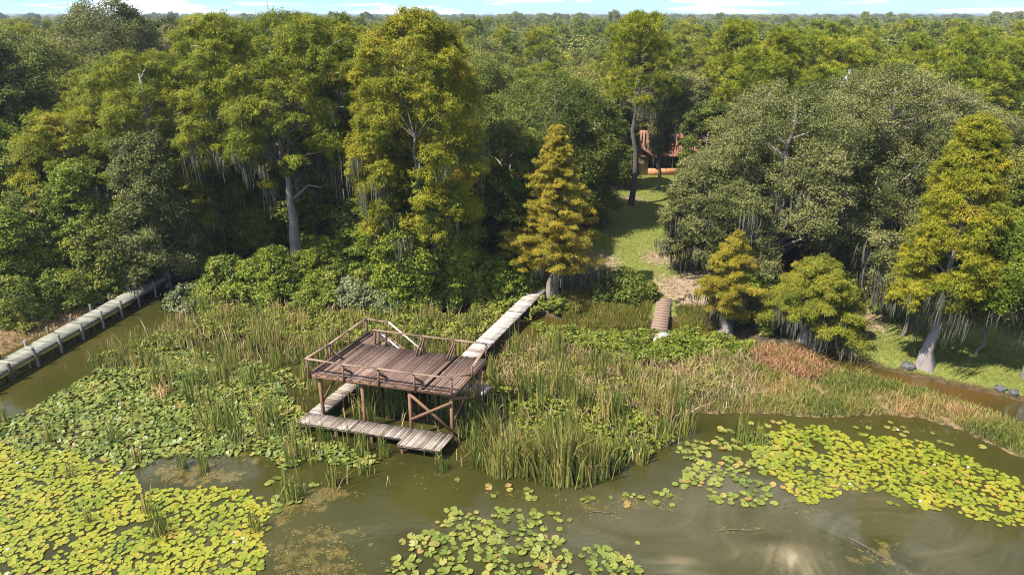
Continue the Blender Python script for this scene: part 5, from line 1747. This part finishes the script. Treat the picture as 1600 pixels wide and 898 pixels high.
# dark rocks at the foot of the right cypress and pale ones along the shore
mrk, n, l, b = new_mat('rock')
rr_ = ramp(n, [(.3, (.035, .033, .03)), (.7, (.13, .125, .115))]); l.new(noise_node(n, l, 5, 6), rr_.inputs[0]); l.new(rr_.outputs[0], b.inputs['Base Color']); b.inputs['Roughness'].default_value = .8


def rock(px, py, s_, lab, sd, cols=None):
    r = R_g(sd)
    q = from_px(px, py)
    th, ph = np.meshgrid(np.linspace(0, 2 * math.pi, 9)[:-1], np.linspace(.25, math.pi - .25, 6))
    V = np.stack([np.sin(ph) * np.cos(th), np.sin(ph) * np.sin(th), np.cos(ph) * .65], -1) * s_ * (1 + r.normal(0, .14, ph.shape + (1,)))
    idx = np.arange(48).reshape(6, 8)
    F_ = np.stack([idx[:-1], np.roll(idx, -1, 1)[:-1], np.roll(idx, -1, 1)[1:], idx[1:]], -1).reshape(-1, 4)[:, ::-1]
    mb = MB()
    mb.add(V.reshape(-1, 3), [F_, np.array([idx[0], idx[-1][::-1]])], .5)
    o = mb.build('rock', mrk, loc=(q[0], q[1], max(0, q[2]) + s_ * .05))
    tag(o, lab, 'rock')


rock(1416, 581, .42, 'dark wet rock below the flared cypress trunk at the channel', 1001)
rock(745, 455, .3, 'grey rock in the shade left of the pier', 1002)
rock(770, 437, .28, 'pale rock by the forest edge left of the pier landing', 1003)
rock(822, 456, .25, 'small grey rock beside the pier landing', 1004)
for k, (px, py, s_, lab) in enumerate([(1560, 618, .34, 'dark jagged rock on the channel edge near the right side'),
                                      (1580, 624, .28, 'dark rock at the right end of the channel edge')]):
    rock(px, py, s_, lab, 1010 + k)
# slim radio mast far beyond the trees
q = at_depth(421, 900, 12)
mb = MB(); mb.beam((0, 0, 0), (0, 0, z_at(-3, 900) - 3), .5, .5, up=(1, 0, 0), tint=.5)
for k in range(8):
    mb.beam((-.8, 0, 3 + 4 * k), (.8, 0, 3 + 4 * k), .25, .25, tint=.5)
tag(mb.build('radio_mast', M['pile'], loc=(q[0], q[1], 2)), 'thin radio mast on the horizon above the left trees', 'mast')
# pale transformer can on its pole between the oaks
q = at_depth(1288, 66, 1.5); q[2] = gz(q[0], q[1])
up_ = empty('utility_pole', q, 'grey utility pole with a pale transformer can, mostly hidden by oaks', 'utility pole')
ztp = z_at(109, 66) - q[2]
mb = MB(); mb.tube([(0, 0, -.3), (0, 0, ztp * .6), (0, 0, ztp)], [.14, .12, .1], 9, tint=.7); mb.build('pole', M['bark'], up_)
mb = MB(); mb.tube([(-.28, -.2, ztp - 1.5), (-.28, -.2, ztp - 1.45), (-.28, -.2, ztp - .7), (-.28, -.2, ztp - .65)], [.17, .24, .24, .16], 12)
mt, n, l, b = new_mat('transformer_paint'); b.inputs['Base Color'].default_value = (.55, .60, .66, 1); b.inputs['Roughness'].default_value = .4
mb.build('transformer', mt, up_, smooth=False)
mb = MB(); mb.tube([(-.28, -.2, ztp - .66), (-.28, -.2, ztp - .5)], [.05, .03], 8); mb.build('bushing', mt, up_)

# ------------------------------------------------------------------ summer haze over the far woodland
mh = bpy.data.materials.new('haze_air'); mh.use_nodes = True
n, l = mh.node_tree.nodes, mh.node_tree.links
n.remove(n["Principled BSDF"])
pv = n.new("ShaderNodeVolumePrincipled")
pv.inputs['Color'].default_value = (.72, .82, .95, 1); pv.inputs['Density'].default_value = .00022; pv.inputs['Anisotropy'].default_value = .2
l.new(pv.outputs[0], n["Material Output"].inputs['Volume'])
mb = MB()
mb.box((0, 4500, 21), (9500, 0, 0), (0, 5000, 0), (0, 0, 23))
hz_o = mb.build('haze', mh)
tag(hz_o, kind='stuff')
